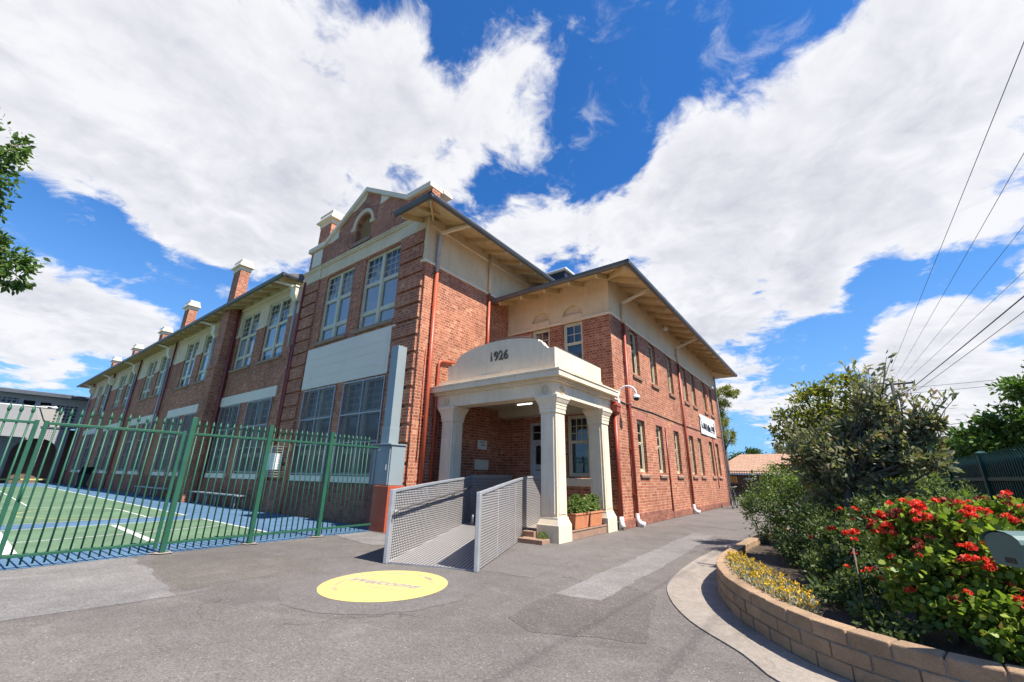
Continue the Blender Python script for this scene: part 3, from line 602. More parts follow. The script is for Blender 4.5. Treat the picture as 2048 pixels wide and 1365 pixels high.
for k in range(N):
    a0, a1 = math.pi * k / N, math.pi * (k + 1) / N
    q = lambda r, a, y: (-12.9 + r * math.cos(a), y, AZ + r * math.sin(a))
    hm.hexa([q(.52, a0, 7.50), q(.66, a0, 7.48), q(.66, a0, 7.56), q(.52, a0, 7.56), q(.52, a1, 7.50), q(.66, a1, 7.48), q(.66, a1, 7.56), q(.52, a1, 7.56)])
for sx in (-1, 1): hm.box(-12.9 + sx * .48, 7.47, AZ - .12, -12.9 + sx * .74, 7.56, AZ)
part('arch_hood', hm, 'cream')
lv = MB()
for k in range(17):
    z = 9.80 + k * .067; hw = .44 if z < AZ else math.sqrt(max(0.0, .44 ** 2 - (z - AZ) ** 2))
    if hw > .08: lv.hexa([(-12.9 - hw, 7.70, z), (-12.9 + hw, 7.70, z), (-12.9 + hw, 7.77, z + .04), (-12.9 - hw, 7.77, z + .04), (-12.9 - hw, 7.70, z + .012), (-12.9 + hw, 7.70, z + .012), (-12.9 + hw, 7.77, z + .052), (-12.9 - hw, 7.77, z + .052)])
lv.box(-13.4, 7.79, 9.7, -12.4, 7.8, 11.0); lo_ = part('louvre', lv, 'timber')
vs = MB(); vs.box(-13.5, 7.47, 9.60, -12.3, 7.79, 9.74); part('vent_sill', vs, 'sill', bevel=.01)
for a, b in ((-10.33, -9.17), (-16.68, -15.55)):
    for k in range(15):
        z = 1.07 + k * .52
        q = MB(); q.box(a, 7.48, z + .07, b, 7.56, z + .50); part('quoin', q, 'brick', bevel=.006)
pn = MB(); pn.box(-15.43, 7.50, 4.26, -10.37, 7.56, 5.8)
for z0, z1, a, b in ((4.62, 4.635, -14.9, -11.0), (4.52, 4.535, -15.3, -14.9), (4.52, 4.535, -11.0, -10.5), (5.35, 5.36, -15.2, -10.6), (5.02, 5.03, -15.0, -10.9)): pn.box(a, 7.492, z0, b, 7.502, z1)
for u, z0, z1 in ((-14.9, 4.52, 4.63), (-11.0, 4.52, 4.63), (-10.5, 4.53, 5.6)): pn.box(u - .007, 7.4915, z0, u + .007, 7.502, z1)
pn.box(-10.37, 7.5, 4.95, -10.25, 7.56, 5.05); pn.box(-10.38, 7.5, 5.72, -10.2, 7.56, 5.80); part('render_panel', pn, 'panelgrey')
for a, b in GW:
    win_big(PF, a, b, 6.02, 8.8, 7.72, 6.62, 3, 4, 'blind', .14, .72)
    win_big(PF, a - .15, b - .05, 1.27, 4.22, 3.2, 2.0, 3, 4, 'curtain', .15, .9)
    screen(PF, a - .2, b - .02, 1.3, 4.2)
    s_ = MB(); s_.box(a - .1, 7.45, 5.90, b + .1, 7.62, 6.02); part('sill', s_, 'sill', bevel=.01)
    s_ = MB(); s_.box(a - .13, 7.46, 1.08, b - .06, 7.60, 1.265); part('white_sill', s_, 'panelgrey', bevel=.01)
pb = MB(); pb.box(-16.72, 7.43, 0, -9.16, 7.56, 1.04); pb.hexa([(-16.72, 7.43, 1.04), (-9.16, 7.43, 1.04), (-9.16, 7.56, 1.04), (-16.72, 7.56, 1.04), (-16.72, 7.5, 1.08), (-9.16, 7.5, 1.08), (-9.16, 7.56, 1.08), (-16.72, 7.56, 1.08)])
pb.box(-9.16, 7.5, 0, -9.02, 11.7, .9); part('plinth', pb, 'plinth')

# --- left wing
WE = -58.2
bw = [(a - 8 * k, b - 8 * k) for k in range(5) for a, b in ((-23.12, -21.1), (-20.17, -18.05))]
lw = MB()
wall(lw, PW, WE, -16.7, 0.0, 7.84, [rect(a, b, 6.06, 7.84, ('hi',)) for a, b in bw] + [rect(a, b, 1.27, 4.28) for a, b in bw], .17)
lw.face([(WE, 7.65, 0), (WE, 18, 0), (WE, 18, 9.6), (WE, 7.65, 9.6)]); lw.face([(WE, 18, 0), (-16.7, 18, 0), (-16.7, 18, 9.6), (WE, 18, 9.6)])
part('wing_wall', lw, 'brick')
lf = MB(); wall(lf, PW, WE, -16.7, 7.84, 9.70, [rect(a, b, 7.84, 8.9, ('lo',)) for a, b in bw], .17); part('frieze', lf, 'cream')
lm = MB()
for k in range(5):
    for a, b in ((-24.9, -23.15), (-21.08, -20.2), (-18.03, -16.75)):
        lm.box(a - 8 * k, 7.60, 7.80, b - 8 * k if not (k and a > -18.1) else -17.2 - 8 * k, 7.66, 7.88)
lm.box(WE, 7.615, 9.28, -17.0, 7.66, 9.36); part('moulding', lm, 'creamclean')
for k in range(5):
    q = MB(); q.box(-23.42 - 8 * k, 7.61, 4.29, -17.75 - 8 * k, 7.66, 4.74); part('lintel', q, 'panelgrey')
for i, (a, b) in enumerate(bw):
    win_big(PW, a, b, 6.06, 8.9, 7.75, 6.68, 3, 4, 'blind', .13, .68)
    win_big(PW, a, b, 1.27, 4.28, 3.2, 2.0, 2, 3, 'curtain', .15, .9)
    screen(PW, a - .08, b + .06, 1.32, 4.26)
    s_ = MB(); s_.box(a - .08, 7.56, 5.95, b + .08, 7.72, 6.06); part('sill', s_, 'sill')
    s_ = MB(); s_.box(a - .05, 7.57, 1.07, b + .05, 7.70, 1.265); part('white_sill', s_, 'panelgrey')
q = MB(); q.box(WE, 7.56, 0, -16.72, 7.66, 1.05); part('plinth', q, 'plinth')
q = MB(); q.box(-24.62, 7.02, 0, -23.52, 7.66, 3.9); q.box(-24.55, 7.06, 3.9, -23.55, 7.66, 6.2)
q.hexa([(-24.62, 7.02, 6.2), (-23.5, 7.02, 6.2), (-23.5, 7.66, 6.2), (-24.62, 7.66, 6.2), (-24.55, 7.12, 6.55), (-23.58, 7.12, 6.55), (-23.58, 7.66, 6.55), (-24.55, 7.66, 6.55)])
q.box(-24.55, 7.12, 6.55, -23.58, 7.66, 9.45); part('chimney_pier', q, 'brick')

# --- right wing
RW = [13.85, 15.74, 17.86, 20.14, 21.63, 23.88, 25.38]; YE = 26.9
rw = MB()
wall(rw, PS, 11.8, YE, 0.0, 6.40, [rect(c - .36, c + .36, 1.53, 3.2) for c in RW] + [rect(c - .36, c + .36, 4.77, 6.40, ('hi',)) for c in RW], .24)
UP = [(-7.96, -7.22), (-6.68, -5.94)]
wall(rw, PR, -9.07, -4.95, 0.0, 6.40, [rect(a, b, 4.55, 6.36) for a, b in UP] + [rect(-8.05, -7.0, .2, 3.06), rect(-6.62, -5.86, 1.36, 3.21)], .14)
rw.face([(-4.95, YE, 0), (-14, YE, 0), (-14, YE, 6.4), (-4.95, YE, 6.4)]); rw.face([(-14, 22, 0), (-14, YE, 0), (-14, YE, 7.5), (-14, 22, 7.5)])
part('wing_wall', rw, 'brick')
rf = MB(); wall(rf, PS, 11.8, YE, 6.40, 7.86)
def narch(c): return lambda u: 6.63 + math.sqrt(max(0, .37 ** 2 - (u - c) ** 2))
wall(rf, PR, -9.07, -4.95, 6.40, 7.86, [dict(u0=(a + b) / 2 - .37, u1=(a + b) / 2 + .37, lo=6.63, hi=narch((a + b) / 2)) for a, b in UP], .10)
rf.face([(-4.95, YE, 6.4), (-14, YE, 6.4), (-14, YE, 7.86), (-4.95, YE, 7.86)])
for a, b in UP: rf.face([(a - .05, 11.898, 6.5), (b + .05, 11.898, 6.5), (b + .05, 11.898, 7.1), (a - .05, 11.898, 7.1)])
part('frieze', rf, 'cream')
rm = MB(); rm.box(-4.97, 11.75, 6.37, -4.91, YE + .04, 6.45); xs = [-9.05, UP[0][0], UP[0][1], UP[1][0], UP[1][1], -4.97]
for a, b in ((xs[0], xs[1]), (xs[2], xs[3]), (xs[4], xs[5])): rm.box(a, 11.75, 6.37, b, 11.81, 6.45)
part('moulding', rm, 'creamclean', bevel=.008)
for a, b in UP:
    q = MB(); q.box(a - .01, 11.765, 6.36, b + .01, 11.81, 6.63); part('lintel', q, 'cream', bevel=.01)
    win_sash(PR, a, b, 4.55, 6.36, 2, 2, .6, 'curtain', .12)
win_sash(PR, -6.62, -5.86, 1.36, 3.21, 3, 3, .56, 'curtain', .12, False)
q = MB(); q.box(-6.7, 11.74, 1.08, -5.8, 11.86, 1.31); part('white_sill', q, 'creamclean', bevel=.01)
for c in RW:
    win_sash(PS, c - .36, c + .36, 1.53, 3.2, 2, 2, .55, 'curtain', .16, True, 'sash', 'step'); win_sash(PS, c - .36, c + .36, 4.77, 6.40, 2, 2, .55, 'curtain', .16, True, 'sash', 'step')
    q = MB(); q.box(-4.955, c - .52, 3.2, -4.945, c + .52, 3.44); part('soldier_course', q, paint('soldier_brick', (0.36, 0.135, 0.09), .85, var=.25, scale=10) if 'sold' not in M else M['sold'])
q = MB(); q.box(-4.97, 11.76, 0, -4.90, YE, .22); q.box(-4.97, 12.9, .22, -4.92, 16.3, .34); part('plinth', q, 'plinth', bevel=.01)
# front door
q = MB(); frame4(q, PR, -8.05, -7.0, .2, 3.06, .08, .03, .13); PR.box(q, -7.97, -7.08, 2.42, 2.5, .035, .125); PR.box(q, -7.54, -7.50, 2.5, 2.98, .05, .11); PR.box(q, -7.97, -7.08, 2.73, 2.755, .05, .11); dw = part('door_frame', q, 'greydoor')
q = MB(); PR.box(q, -7.97, -7.08, .2, 1.62, .07, .12); frame4(q, PR, -7.97, -7.08, 1.62, 2.42, .10, .07, .12); PR.box(q, -7.56, -7.50, 1.72, 2.32, .071, .119); PR.box(q, -7.87, -7.18, 1.50, 1.58, .055, .07); dr = part('door', q, 'greydoor')
q = MB(); q.face([PR.p(-7.97, 1.62, .1), PR.p(-7.08, 1.62, .1), PR.p(-7.08, 2.98, .1), PR.p(-7.97, 2.98, .1)]); part('pane', q, 'glass', dr)
q = MB(); q.face([PR.p(-8.05, .2, .135), PR.p(-7.0, .2, .135), PR.p(-7.0, 3.06, .135), PR.p(-8.05, 3.06, .135)]); part('interior', q, 'dark', dr)
q = MB(); PR.box(q, -7.85, -7.45, 1.53, 1.555, .05, .055); part('mail_slot', q, 'black', dr)

# --- roofs, soffits, gutters, rafters
SL = .36
q = MB()
q.face([(-7.9, 6.53, 9.0), (-7.9, 22, 9.0), (cx, 22, 10.8), (cx, 7.9, 10.8), (-9.27, 7.9, 9.493)]); q.face([(-7.9, 6.53, 9.0), (-9.27, 7.9, 9.493), (-9.5, 7.9, 9.493), (-9.5, 6.53, 9.0)])
q.face([(cx, 7.9, 10.8), (cx, 22, 10.8), (-17.4, 22, 9.2), (-17.4, 7.9, 9.2)])
q.face([(-3.84, 10.67, 7.42), (-3.84, 28.0, 7.42), (-9.07, 22.8, 9.3), (-9.07, 15.9, 9.3)]); q.face([(-3.84, 10.67, 7.42), (-9.07, 15.9, 9.3), (-9.07, 10.67, 7.42)]); q.face([(-3.84, 28.0, 7.42), (-14.3, 28.0, 7.42), (-9.07, 22.8, 9.3)])
q.face([(-9.07, 15.9, 9.3), (-9.07, 22.8, 9.3), (-14.3, 28.0, 7.42), (-14.3, 22, 7.42)])
q.face([(-17.25, 6.80, 9.36), (-60.5, 6.80, 9.36), (-55, 12.3, 11.35), (-17.25, 12.3, 11.35)]); q.face([(-17.25, 12.3, 11.35), (-55, 12.3, 11.35), (-60.5, 18.6, 9.2), (-17.25, 18.6, 9.2)]); q.face([(-60.5, 6.8, 9.36), (-60.5, 18.6, 9.2), (-55, 12.3, 11.35)])
q.face([(-17.25, 6.8, 9.36), (-17.25, 12.3, 11.35), (-17.25, 18.6, 9.2)])
part('roof', q, 'roof')
q = MB(); e = -.07
q.face([(-7.92, 6.55, 9.0 + e), (-7.92, 20, 9.0 + e), (-9.25, 20, 9.48 + e), (-9.25, 7.88, 9.48 + e)]); q.face([(-7.92, 6.55, 9.0 + e), (-8.93, 7.56, 9.364 + e), (-9.5, 7.56, 9.364 + e), (-9.5, 6.55, 9.0 + e)])
q.face([(-3.86, 10.69, 7.42 + e), (-3.86, 28.0, 7.42 + e), (-5.15, 28.0, 7.884 + e), (-5.15, 11.98, 7.884 + e)]); q.face([(-3.86, 10.69, 7.42 + e), (-5.15, 11.98, 7.884 + e), (-9.07, 11.98, 7.884 + e), (-9.07, 10.69, 7.42 + e)])
q.face([(-3.86, 28.0, 7.42 + e), (-14, 28.0, 7.42 + e), (-14, 26.7, 7.884 + e), (-5.15, 26.7, 7.884 + e)])
q.face([(-17.25, 6.82, 9.36 + e), (-60.5, 6.82, 9.36 + e), (-60.5, 7.8, 9.712 + e), (-17.25, 7.8, 9.712 + e)])
q.face([(-60.5, 6.8, 9.36 + e), (WE, 8, 9.7 + e), (WE, 18, 9.7 + e), (-60.5, 18, 9.3 + e)])
part('soffit', q, 'timber')
def gutter(pts, z):
    """moulded gutter, outer top edge on the polyline pts (x, y, outward x, outward y)"""
    m_ = MB()
    for (x0, y0, x1, y1, ox, oy) in pts:
        d = .12; ix, iy = -ox * d, -oy * d
        prof = [(0, 0), (0.0, -.045), (.025, -.10), (.06, -.125), (1, -.125)]
        last = None
        for (t, dz_) in [(0, 0), (0, -.04), (.2, -.09), (.5, -.12), (1, -.125)]:
            cur = ((x0 + ix * t, y0 + iy * t, z + dz_), (x1 + ix * t, y1 + iy * t, z + dz_))
            if last: m_.face([last[0], last[1], cur[1], cur[0]], smooth=False)
            last = cur
        m_.face([(x0 + ix, y0 + iy, z - .13), (x1 + ix, y1 + iy, z - .13), (x1 + ix, y1 + iy, z + .02), (x0 + ix, y0 + iy, z + .02)])
        m_.face([(x0, y0, z), (x1, y1, z), (x1 + ix * .2, y1 + iy * .2, z + .004), (x0 + ix * .2, y0 + iy * .2, z + .004)])
        for (x, y) in ((x0, y0), (x1, y1)): m_.face([(x, y, z), (x, y, z - .04), (x + ix * .5, y + iy * .5, z - .12), (x + ix, y + iy, z - .125), (x + ix, y + iy, z)])
    return part('gutter', m_, 'gutter')
gutter([(-9.5, 6.46, -7.83, 6.46, 0, -1), (-7.83, 6.46, -7.83, 22, 1, 0)], 9.01)
gutter([(-9.05, 10.6, -3.77, 10.6, 0, -1), (-3.77, 10.6, -3.77, 28.05, 1, 0), (-14, 28.05, -3.77, 28.05, 0, 1)], 7.45)
gutter([(-60.6, 6.73, -17.2, 6.73, 0, -1), (-17.2, 6.73, -17.2, 7.75, 1, 0)], 9.38)
def rafter(p, q_): m_ = MB(); m_.beam(p, q_, .06, .15); return part('rafter', m_, 'timber')
E2 = -.075
for y in np.arange(8.3, 13.2, .95): rafter((-8.0, y, 9.03 + E2), (-9.08, y, 9.42 + E2))
for x in (-8.6, -9.3): rafter((x, 6.62, 9.03 + E2), (x, 7.5, 9.34 + E2))
rafter((-8.0, 6.63, 9.02 + E2), (-9.0, 7.63, 9.38 + E2))
for y in np.arange(11.9, 27.9, .95): rafter((-3.93, y, 7.44 + E2), (-4.96, y, 7.815 + E2))
for x in np.arange(-8.7, -4.6, .95): rafter((x, 10.76, 7.44 + E2), (x, 11.79, 7.815 + E2))
rafter((-3.95, 10.78, 7.43 + E2), (-4.96, 11.79, 7.79 + E2))
for k in range(46): x = -17.7 - k * .93; rafter((x, 6.88, 9.39 + E2), (x, 7.64, 9.66 + E2))
# --- chimneys
def chimney(x1, y0, zt=12.5, w_=1.16, dp=.56, zb=9.3):
    x0, y1 = x1 - w_, y0 + dp; s_ = MB(); s_.box(x0 + .12, y0 + .1, zb, x1 - .12, y1 - .1 + .12, zt - .62); st = part('chimney', s_, 'brick')
    c = MB(); c.box(x0 + .09, y0 + .07, zt - .62, x1 - .09, y1 + .05, zt - .42); c.box(x0 - .05, y0 - .05, zt - .42, x1 + .05, y1 + .12, zt - .34)
    c.hexa([(x0 - .02, y0 - .02, zt - .34), (x1 + .02, y0 - .02, zt - .34), (x1 + .02, y1 + .1, zt - .34), (x0 - .02, y1 + .1, zt - .34), (x0 + .06, y0 + .05, zt - .1), (x1 - .06, y0 + .05, zt - .1), (x1 - .06, y1 + .03, zt - .1), (x0 + .06, y1 + .03, zt - .1)])
    c.box(x0 + .05, y0 + .04, zt - .1, x1 - .05, y1 + .04, zt); part('chimney_cap', c, 'creamclean', st, .01)
for x, y in ((-24.05, 7.25), (-33.37, 7.66), (-41.66, 8.36), (-49.99, 8.42), (-57.75, 8.39)): chimney(x, y)
chimney(-15.8, 7.69, 12.5, 1.16, .56, 9.5)

# --- porch
q = MB(); q.box(-9.02, 8.4, 0, -5.0, 11.78, .2); part('porch_floor', q, 'concrete')
q = MB(); q.box(-5.0, 8.88, 0, -4.965, 10.78, .165); q.box(-5.35, 8.86, .165, -4.95, 10.8, .20); part('porch_step', q, 'step', bevel=.006)
def column(cx_, cy_):
    q = MB(); q.lathe(cx_, cy_, [(.285, 0), (.285, .345), (.272, .37), (.235, .46), (.232, .50)], sq=True)
    q.lathe(cx_, cy_, [(.212, .50), (.205, 2.78)], sq=True)
    for sx in (-1, 1):   # raised panels on the four faces
        q.hexa([(cx_ - .15, cy_ + sx * .205, .56), (cx_ + .15, cy_ + sx * .205, .56), (cx_ + .15, cy_ + sx * .226, .56), (cx_ - .15, cy_ + sx * .226, .56), (cx_ - .145, cy_ + sx * .198, 2.72), (cx_ + .145, cy_ + sx * .198, 2.72), (cx_ + .145, cy_ + sx * .219, 2.72), (cx_ - .145, cy_ + sx * .219, 2.72)])
        q.hexa([(cx_ + sx * .205, cy_ - .15, .56), (cx_ + sx * .226, cy_ - .15, .56), (cx_ + sx * .226, cy_ + .15, .56), (cx_ + sx * .205, cy_ + .15, .56), (cx_ + sx * .198, cy_ - .145, 2.72), (cx_ + sx * .219, cy_ - .145, 2.72), (cx_ + sx * .219, cy_ + .145, 2.72), (cx_ + sx * .198, cy_ + .145, 2.72)])
    q.lathe(cx_, cy_, [(.228, 2.78), (.228, 2.87), (.24, 2.88), (.24, 2.95), (.252, 2.96), (.252, 3.0), (.27, 3.03), (.30, 3.10), (.315, 3.12), (.315, 3.19)], sq=True)
    return part('column', q, 'portico', bevel=.006)
column(-5.19, 8.57); column(-5.19, 11.05); column(-8.52, 8.57)
q = MB(); q.box(-8.74, 8.36, 3.19, -4.97, 8.79, 3.52); q.box(-5.41, 8.79, 3.19, -4.972, 11.79, 3.52); q.box(-9.06, 8.36, 3.19, -8.74, 8.79, 3.52); part('architrave', q, 'portico')
q = MB(); q.box(-9.06, 8.28, 3.52, -4.89, 8.8, 3.56); q.box(-9.06, 8.24, 3.56, -4.85, 8.8, 3.60); q.box(-9.06, 8.12, 3.60, -4.73, 8.8, 3.73); q.box(-9.06, 8.10, 3.73, -4.71, 8.8, 3.78)
q.box(-5.4, 8.8, 3.52, -4.89, 11.79, 3.559); q.box(-5.4, 8.8, 3.56, -4.85, 11.79, 3.599); q.box(-5.4, 8.8, 3.60, -4.73, 11.55, 3.729); q.box(-5.4, 8.8, 3.73, -4.71, 11.55, 3.779); part('cornice', q, 'portico', bevel=.006)
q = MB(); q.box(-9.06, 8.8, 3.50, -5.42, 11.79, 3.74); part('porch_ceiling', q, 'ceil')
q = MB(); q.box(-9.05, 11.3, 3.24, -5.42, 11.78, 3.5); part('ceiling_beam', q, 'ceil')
q = MB(); pc = -6.80
def ptop(u):
    d = abs(u - pc)
    if d < 1.35: return 4.66 + .19 * (1 - (d / 1.35) ** 2)
    if d < 1.42: return 4.60
    if d < 1.62: return 4.60 - .18 * math.sin((d - 1.42) / .2 * math.pi / 2)
    return 4.38
us = sorted(set([-8.62, -4.98] + [pc + s * d for s in (-1, 1) for d in (0, .2, .4, .6, .8, 1.0, 1.2, 1.349, 1.351, 1.419, 1.421, 1.46, 1.5, 1.54, 1.58, 1.62, 1.63)])); us = [u for u in us if -8.621 < u < -4.97]
for a, b in zip(us[:-1], us[1:]):
    for y in (8.36, 8.56): q.face([(a, y, 3.78), (b, y, 3.78), (b, y, ptop(b)), (a, y, ptop(a))])
    q.face([(a, 8.36, ptop(a)), (b, 8.36, ptop(b)), (b, 8.56, ptop(b)), (a, 8.56, ptop(a))])
q.face([(-8.62, 8.36, 3.78), (-8.62, 8.56, 3.78), (-8.62, 8.56, 4.38), (-8.62, 8.36, 4.38)]); q.face([(-4.98, 8.36, 3.78), (-4.98, 8.56, 3.78), (-4.98, 8.56, 4.38), (-4.98, 8.36, 4.38)])
q.box(-5.16, 8.56, 3.78, -4.981, 10.95, 4.379); q.box(-9.05, 8.335, 3.78, -4.955, 8.36, 3.95); q.box(-4.981, 8.36, 3.78, -4.955, 10.97, 3.95); q.box(-9.06, 10.75, 3.78, -5.16, 10.95, 4.2)
part('parapet', q, 'portico')
class _R: location = B.location
text_obj('date_numerals', '1926', .36, M['bronze'], Matrix.Translation((-6.72, 8.35, 4.30)) @ Matrix.Rotation(math.pi / 2, 4, 'X') @ Matrix.Scale(.92, 4, (1, 0, 0)), B, _R, .016, 0, 'CENTER', .006)
q = MB()
for (x, y, ax) in ((-5.27, 8.352, 'Y'), (-4.962, 8.65, 'X'), (-8.6, 8.352, 'Y')):
    for r in (.095, .05):
        pts = [((x + r * math.cos(a), y, 3.35 + r * math.sin(a)) if ax == 'Y' else (x, y + r * math.cos(a), 3.35 + r * math.sin(a))) for a in np.linspace(0, 2 * math.pi, 20)]
        q.tube(pts, .011, 6, False)
part('rosette', q, 'cream')
q = MB()
def spike(x, y, z, h=.11):
    for dx, dy in ((-.035, .02), (0, -.02), (.035, .01)): q.tube([(x, y, z), (x + dx, y + dy, z + h)], .0028, 3, False)
for u in np.arange(-8.0, -5.45, .05): spike(u, 8.46, ptop(u))
part('bird_spike_strip', q, 'gutter'); q = MB()
for v in np.arange(8.62, 10.9, .055): spike(-5.07, v, 4.378)
part('bird_spike_strip', q, 'gutter'); q = MB()
for v in np.arange(8.2, 11.5, .06): spike(-4.80, v, 3.778, .06)
part('bird_spike_strip', q, 'gutter')
# --- pipes
def pipe(pts, r=.05, mat='pipe', n=10): m_ = MB(); m_.tube(pts, r, n); return part('downpipe', m_, mat)
def bracket(mb, x, y, z, ax): (mb.box(x - .02, y - .07, z - .03, x + .06, y + .07, z + .03) if ax == 'X' else mb.box(x - .07, y - .06, z - .03, x + .07, y + .02, z + .03))
p1 = pipe([(-8.98, 7.95, 7.42), (-8.98, 7.95, .3)], .062, 'pipe')
q = MB(); q.tube([(-8.98, 7.95, 7.42), (-8.98, 7.95, 8.75), (-8.95, 7.98, 8.8)], .06); part('pipe_collar', q, 'galv', p1)
q = MB(); q.beam((-8.98, 7.95, 8.86), (-7.95, 8.28, 8.98), .09, .09); part('pipe_offset', q, 'creamclean', p1)
q = MB(); [bracket(q, -9.05, 7.95, z, 'X') for z in (6.3, 4.6, 2.9)]; part('pipe_clip', q, 'pipe', p1)
p2 = pipe([(-9.0, 10.55, 7.66), (-9.0, 10.55, 3.9)], .052, 'pipe'); q = MB(); q.tube([(-9.0, 10.55, 7.66), (-9.0, 10.55, 9.3)], .045); part('pipe_collar', q, 'cream', p2)
pipe([(-9.0, 8.95, 4.68), (-9.0, 8.42, 4.63), (-9.0, 8.34, 4.58), (-9.0, 8.32, 4.48), (-9.0, 8.32, 1.0)], .042, 'pipe'); pipe([(-9.02, 8.62, 3.3), (-9.02, 8.5, 3.1), (-9.02, 8.47, 2.6), (-9.02, 8.47, .9)], .018, 'pipe'); pipe([(-9.04, 7.82, 4.9), (-9.04, 7.80, 1.7)], .014, 'pipe')
def wallpipe(y, z1=6.3, boot=True):
    p = pipe([(-4.87, y, z1), (-4.87, y, .32)], .052, 'pipew')
    c = MB(); c.tube([(-4.87, y, z1), (-4.87, y, 7.0)], .046); c.tube([(-4.87, y, 6.62), (-4.87, y, 6.68)], .062); part('pipe_collar', c, 'cream', p)
    c = MB(); c.beam((-4.87, y, 7.08), (-3.9, y + .12, 7.44), .075, .085); part('pipe_offset', c, 'creamclean', p)
    c = MB(); [bracket(c, -4.93, y, z, 'X') for z in (5.0, 3.6, 2.2, .9)]; part('pipe_clip', c, 'pipe', p)
    if boot: c = MB(); c.tube([(-4.87, y, .36), (-4.87, y, .2), (-4.80, y, .10), (-4.66, y + .02, .05)], [.06, .066, .075, .085], 12); part('pipe_boot', c, 'white', p, .004)
wallpipe(12.72); wallpipe(19.02)
pe = pipe([(-4.86, 26.7, 0.05), (-4.86, 26.7, 7.1), (-4.86, 26.7, 7.2)], .05, 'galv'); q = MB(); q.beam((-4.86, 26.7, 7.15), (-3.9, 27.9, 7.42), .075, .085); part('pipe_offset', q, 'creamclean', pe)
pipe([(-4.92, 16.42, 3.2), (-4.92, 16.42, .02)], .026, 'piped'); pipe([(-4.93, 25.0 - .62, 6.2), (-4.93, 24.63, .9)], .02, 'pipe')
pp_ = pipe([(-4.90, 11.62, 3.15), (-4.90, 11.62, .30)], .062, 'pipew')
q = MB(); q.lathe(-4.9, 11.62, [(.07, 3.10), (.13, 3.18), (.13, 3.32), (.15, 3.34), (.15, 3.38), (.10, 3.42), (.06, 3.5)], sq=True); q.tube([(-4.9, 11.62, 3.45), (-5.0, 11.5, 3.55), (-5.1, 11.5, 3.6)], .06); part('rain_head', q, 'pipew', pp_, .006)
q = MB(); q.tube([(-4.9, 11.62, .34), (-4.9, 11.62, .16), (-4.86, 11.6, .06)], [.062, .07, .085], 12); part('pipe_boot', q, 'white', pp_)
def wingpipe(x, y=7.55, top=9.35): return pipe([(x, y, top), (x, y, .05)], .052, 'piped')
for x in (-33.15, -41.15, -49.2, -57.2): wingpipe(x)
pipe([(-23.42, 7.52, 9.35), (-23.42, 7.52, .05)], .075, 'piped'); pipe([(-16.62, 7.46, 9.0), (-16.62, 7.46, 2.2)], .05, 'piped'); pipe([(-16.98, 7.56, 6.3), (-16.98, 7.56, .05)], .055, 'piped')
for x in (-17.3, -26.1, -33.7, -41.7, -49.3, -56.9):
    q = MB(); q.tube([(x + .12, 7.5, 8.35), (x + .12, 7.5, 6.3 if x > -20 else (1.2 if x < -33 else 6.0))], .052); sp = part('downpipe', q, 'galv')
    q = MB(); q.hexa([(x - .02, 7.42, 8.30), (x + .26, 7.42, 8.30), (x + .26, 7.62, 8.30), (x - .02, 7.62, 8.30), (x - .12, 7.28, 8.52), (x + .32, 7.28, 8.52), (x + .32, 7.62, 8.52), (x - .12, 7.62, 8.52)]); q.box(x - .12, 7.28, 8.52, x + .32, 7.62, 8.86); q.box(x - .16, 7.24, 8.86, x + .36, 7.62, 8.92); part('rain_head', q, 'creamclean', sp)
    q = MB(); q.beam((x + .1, 7.45, 8.98), (x - .9, 6.88, 9.34), .09, .09); part('pipe_offset', q, 'creamclean', sp)
q = MB(); q.tube([(-4.93, 12.0, 3.60), (-4.93, 12.6, 3.57), (-4.80, 12.72, 3.56), (-4.93, 12.85, 3.56), (-4.93, 15, 3.60), (-4.93, 18.6, 3.56), (-4.93, 21.8, 3.58), (-4.93, 26.8, 3.62)], .016, 6); part('cable', q, 'rubber')
q = MB(); q.tube([(-14.62, 7.47, 4.2), (-14.95, 7.47, 3.2), (-15.25, 7.44, 2.25)], .012, 5); q.box(-15.36, 7.40, 2.05, -15.2, 7.5, 2.28); q.tube([(-15.27, 7.42, 2.05), (-15.27, 7.41, .02)], .03, 8); part('conduit', q, 'terracotta')
# ------------------------------------------------------------------ green steel fence and gates
FX = -9.45
pk = MB(); pk.tube([(0, 0, .05), (0, 0, 2.14)], .0125, 8); pk.lathe(0, 0, [(.012, 2.13), (.026, 2.165), (.022, 2.19), (.001, 2.26)], 6)
PICK = pk.build('picket', M['greenfence']).data; bpy.data.objects.remove(bpy.data.objects['picket'])
def picket(parent, dx, dy, dz=0.0, mesh=None, mat=None):
    o = bpy.data.objects.new('picket', mesh or PICK); COL.objects.link(o); o.parent = parent; o.location = (dx, dy, dz); return o
fe = thing('steel_fence', 'green spiked steel fence between the court and the school wall', 'fence', (FX, 2.72, 0))
def fpart(name, mb, mat='greenfence', root=fe, bevel=.004): return mb.build(name, M[mat], root, root, bevel)
for y in (2.72, 4.10, 5.50):
    q = MB(); q.box(FX - .04, y - .04, 0, FX + .04, y + .04, 2.30 if y < 5 else 2.28); fpart('post', q)
    q = MB(); n_ = 12; q.face([(FX + (.15 + .04 * math.sin(k * 2.3)) * math.cos(2 * math.pi * k / n_), y + (.17 + .05 * math.sin(k * 1.7)) * math.sin(2 * math.pi * k / n_), .016) for k in range(n_)]); fpart('footing', q, 'concrete', bevel=0)
for y0, y1 in ((2.76, 4.06), (4.14, 5.46), (5.54, 6.85)):
    for z in (.16, 2.0): q = MB(); q.box(FX - .022, y0, z - .02, FX + .022, y1, z + .02); fpart('rail', q)
    for y in np.arange(y0 + .05, y1 - .02, .118):
        if y < 6.62: picket(fe, 0, y - 2.72)
q = MB()
for y in (6.70, 6.80): q.tube([(FX, y, .04), (FX, y, 2.2)], .015, 6)
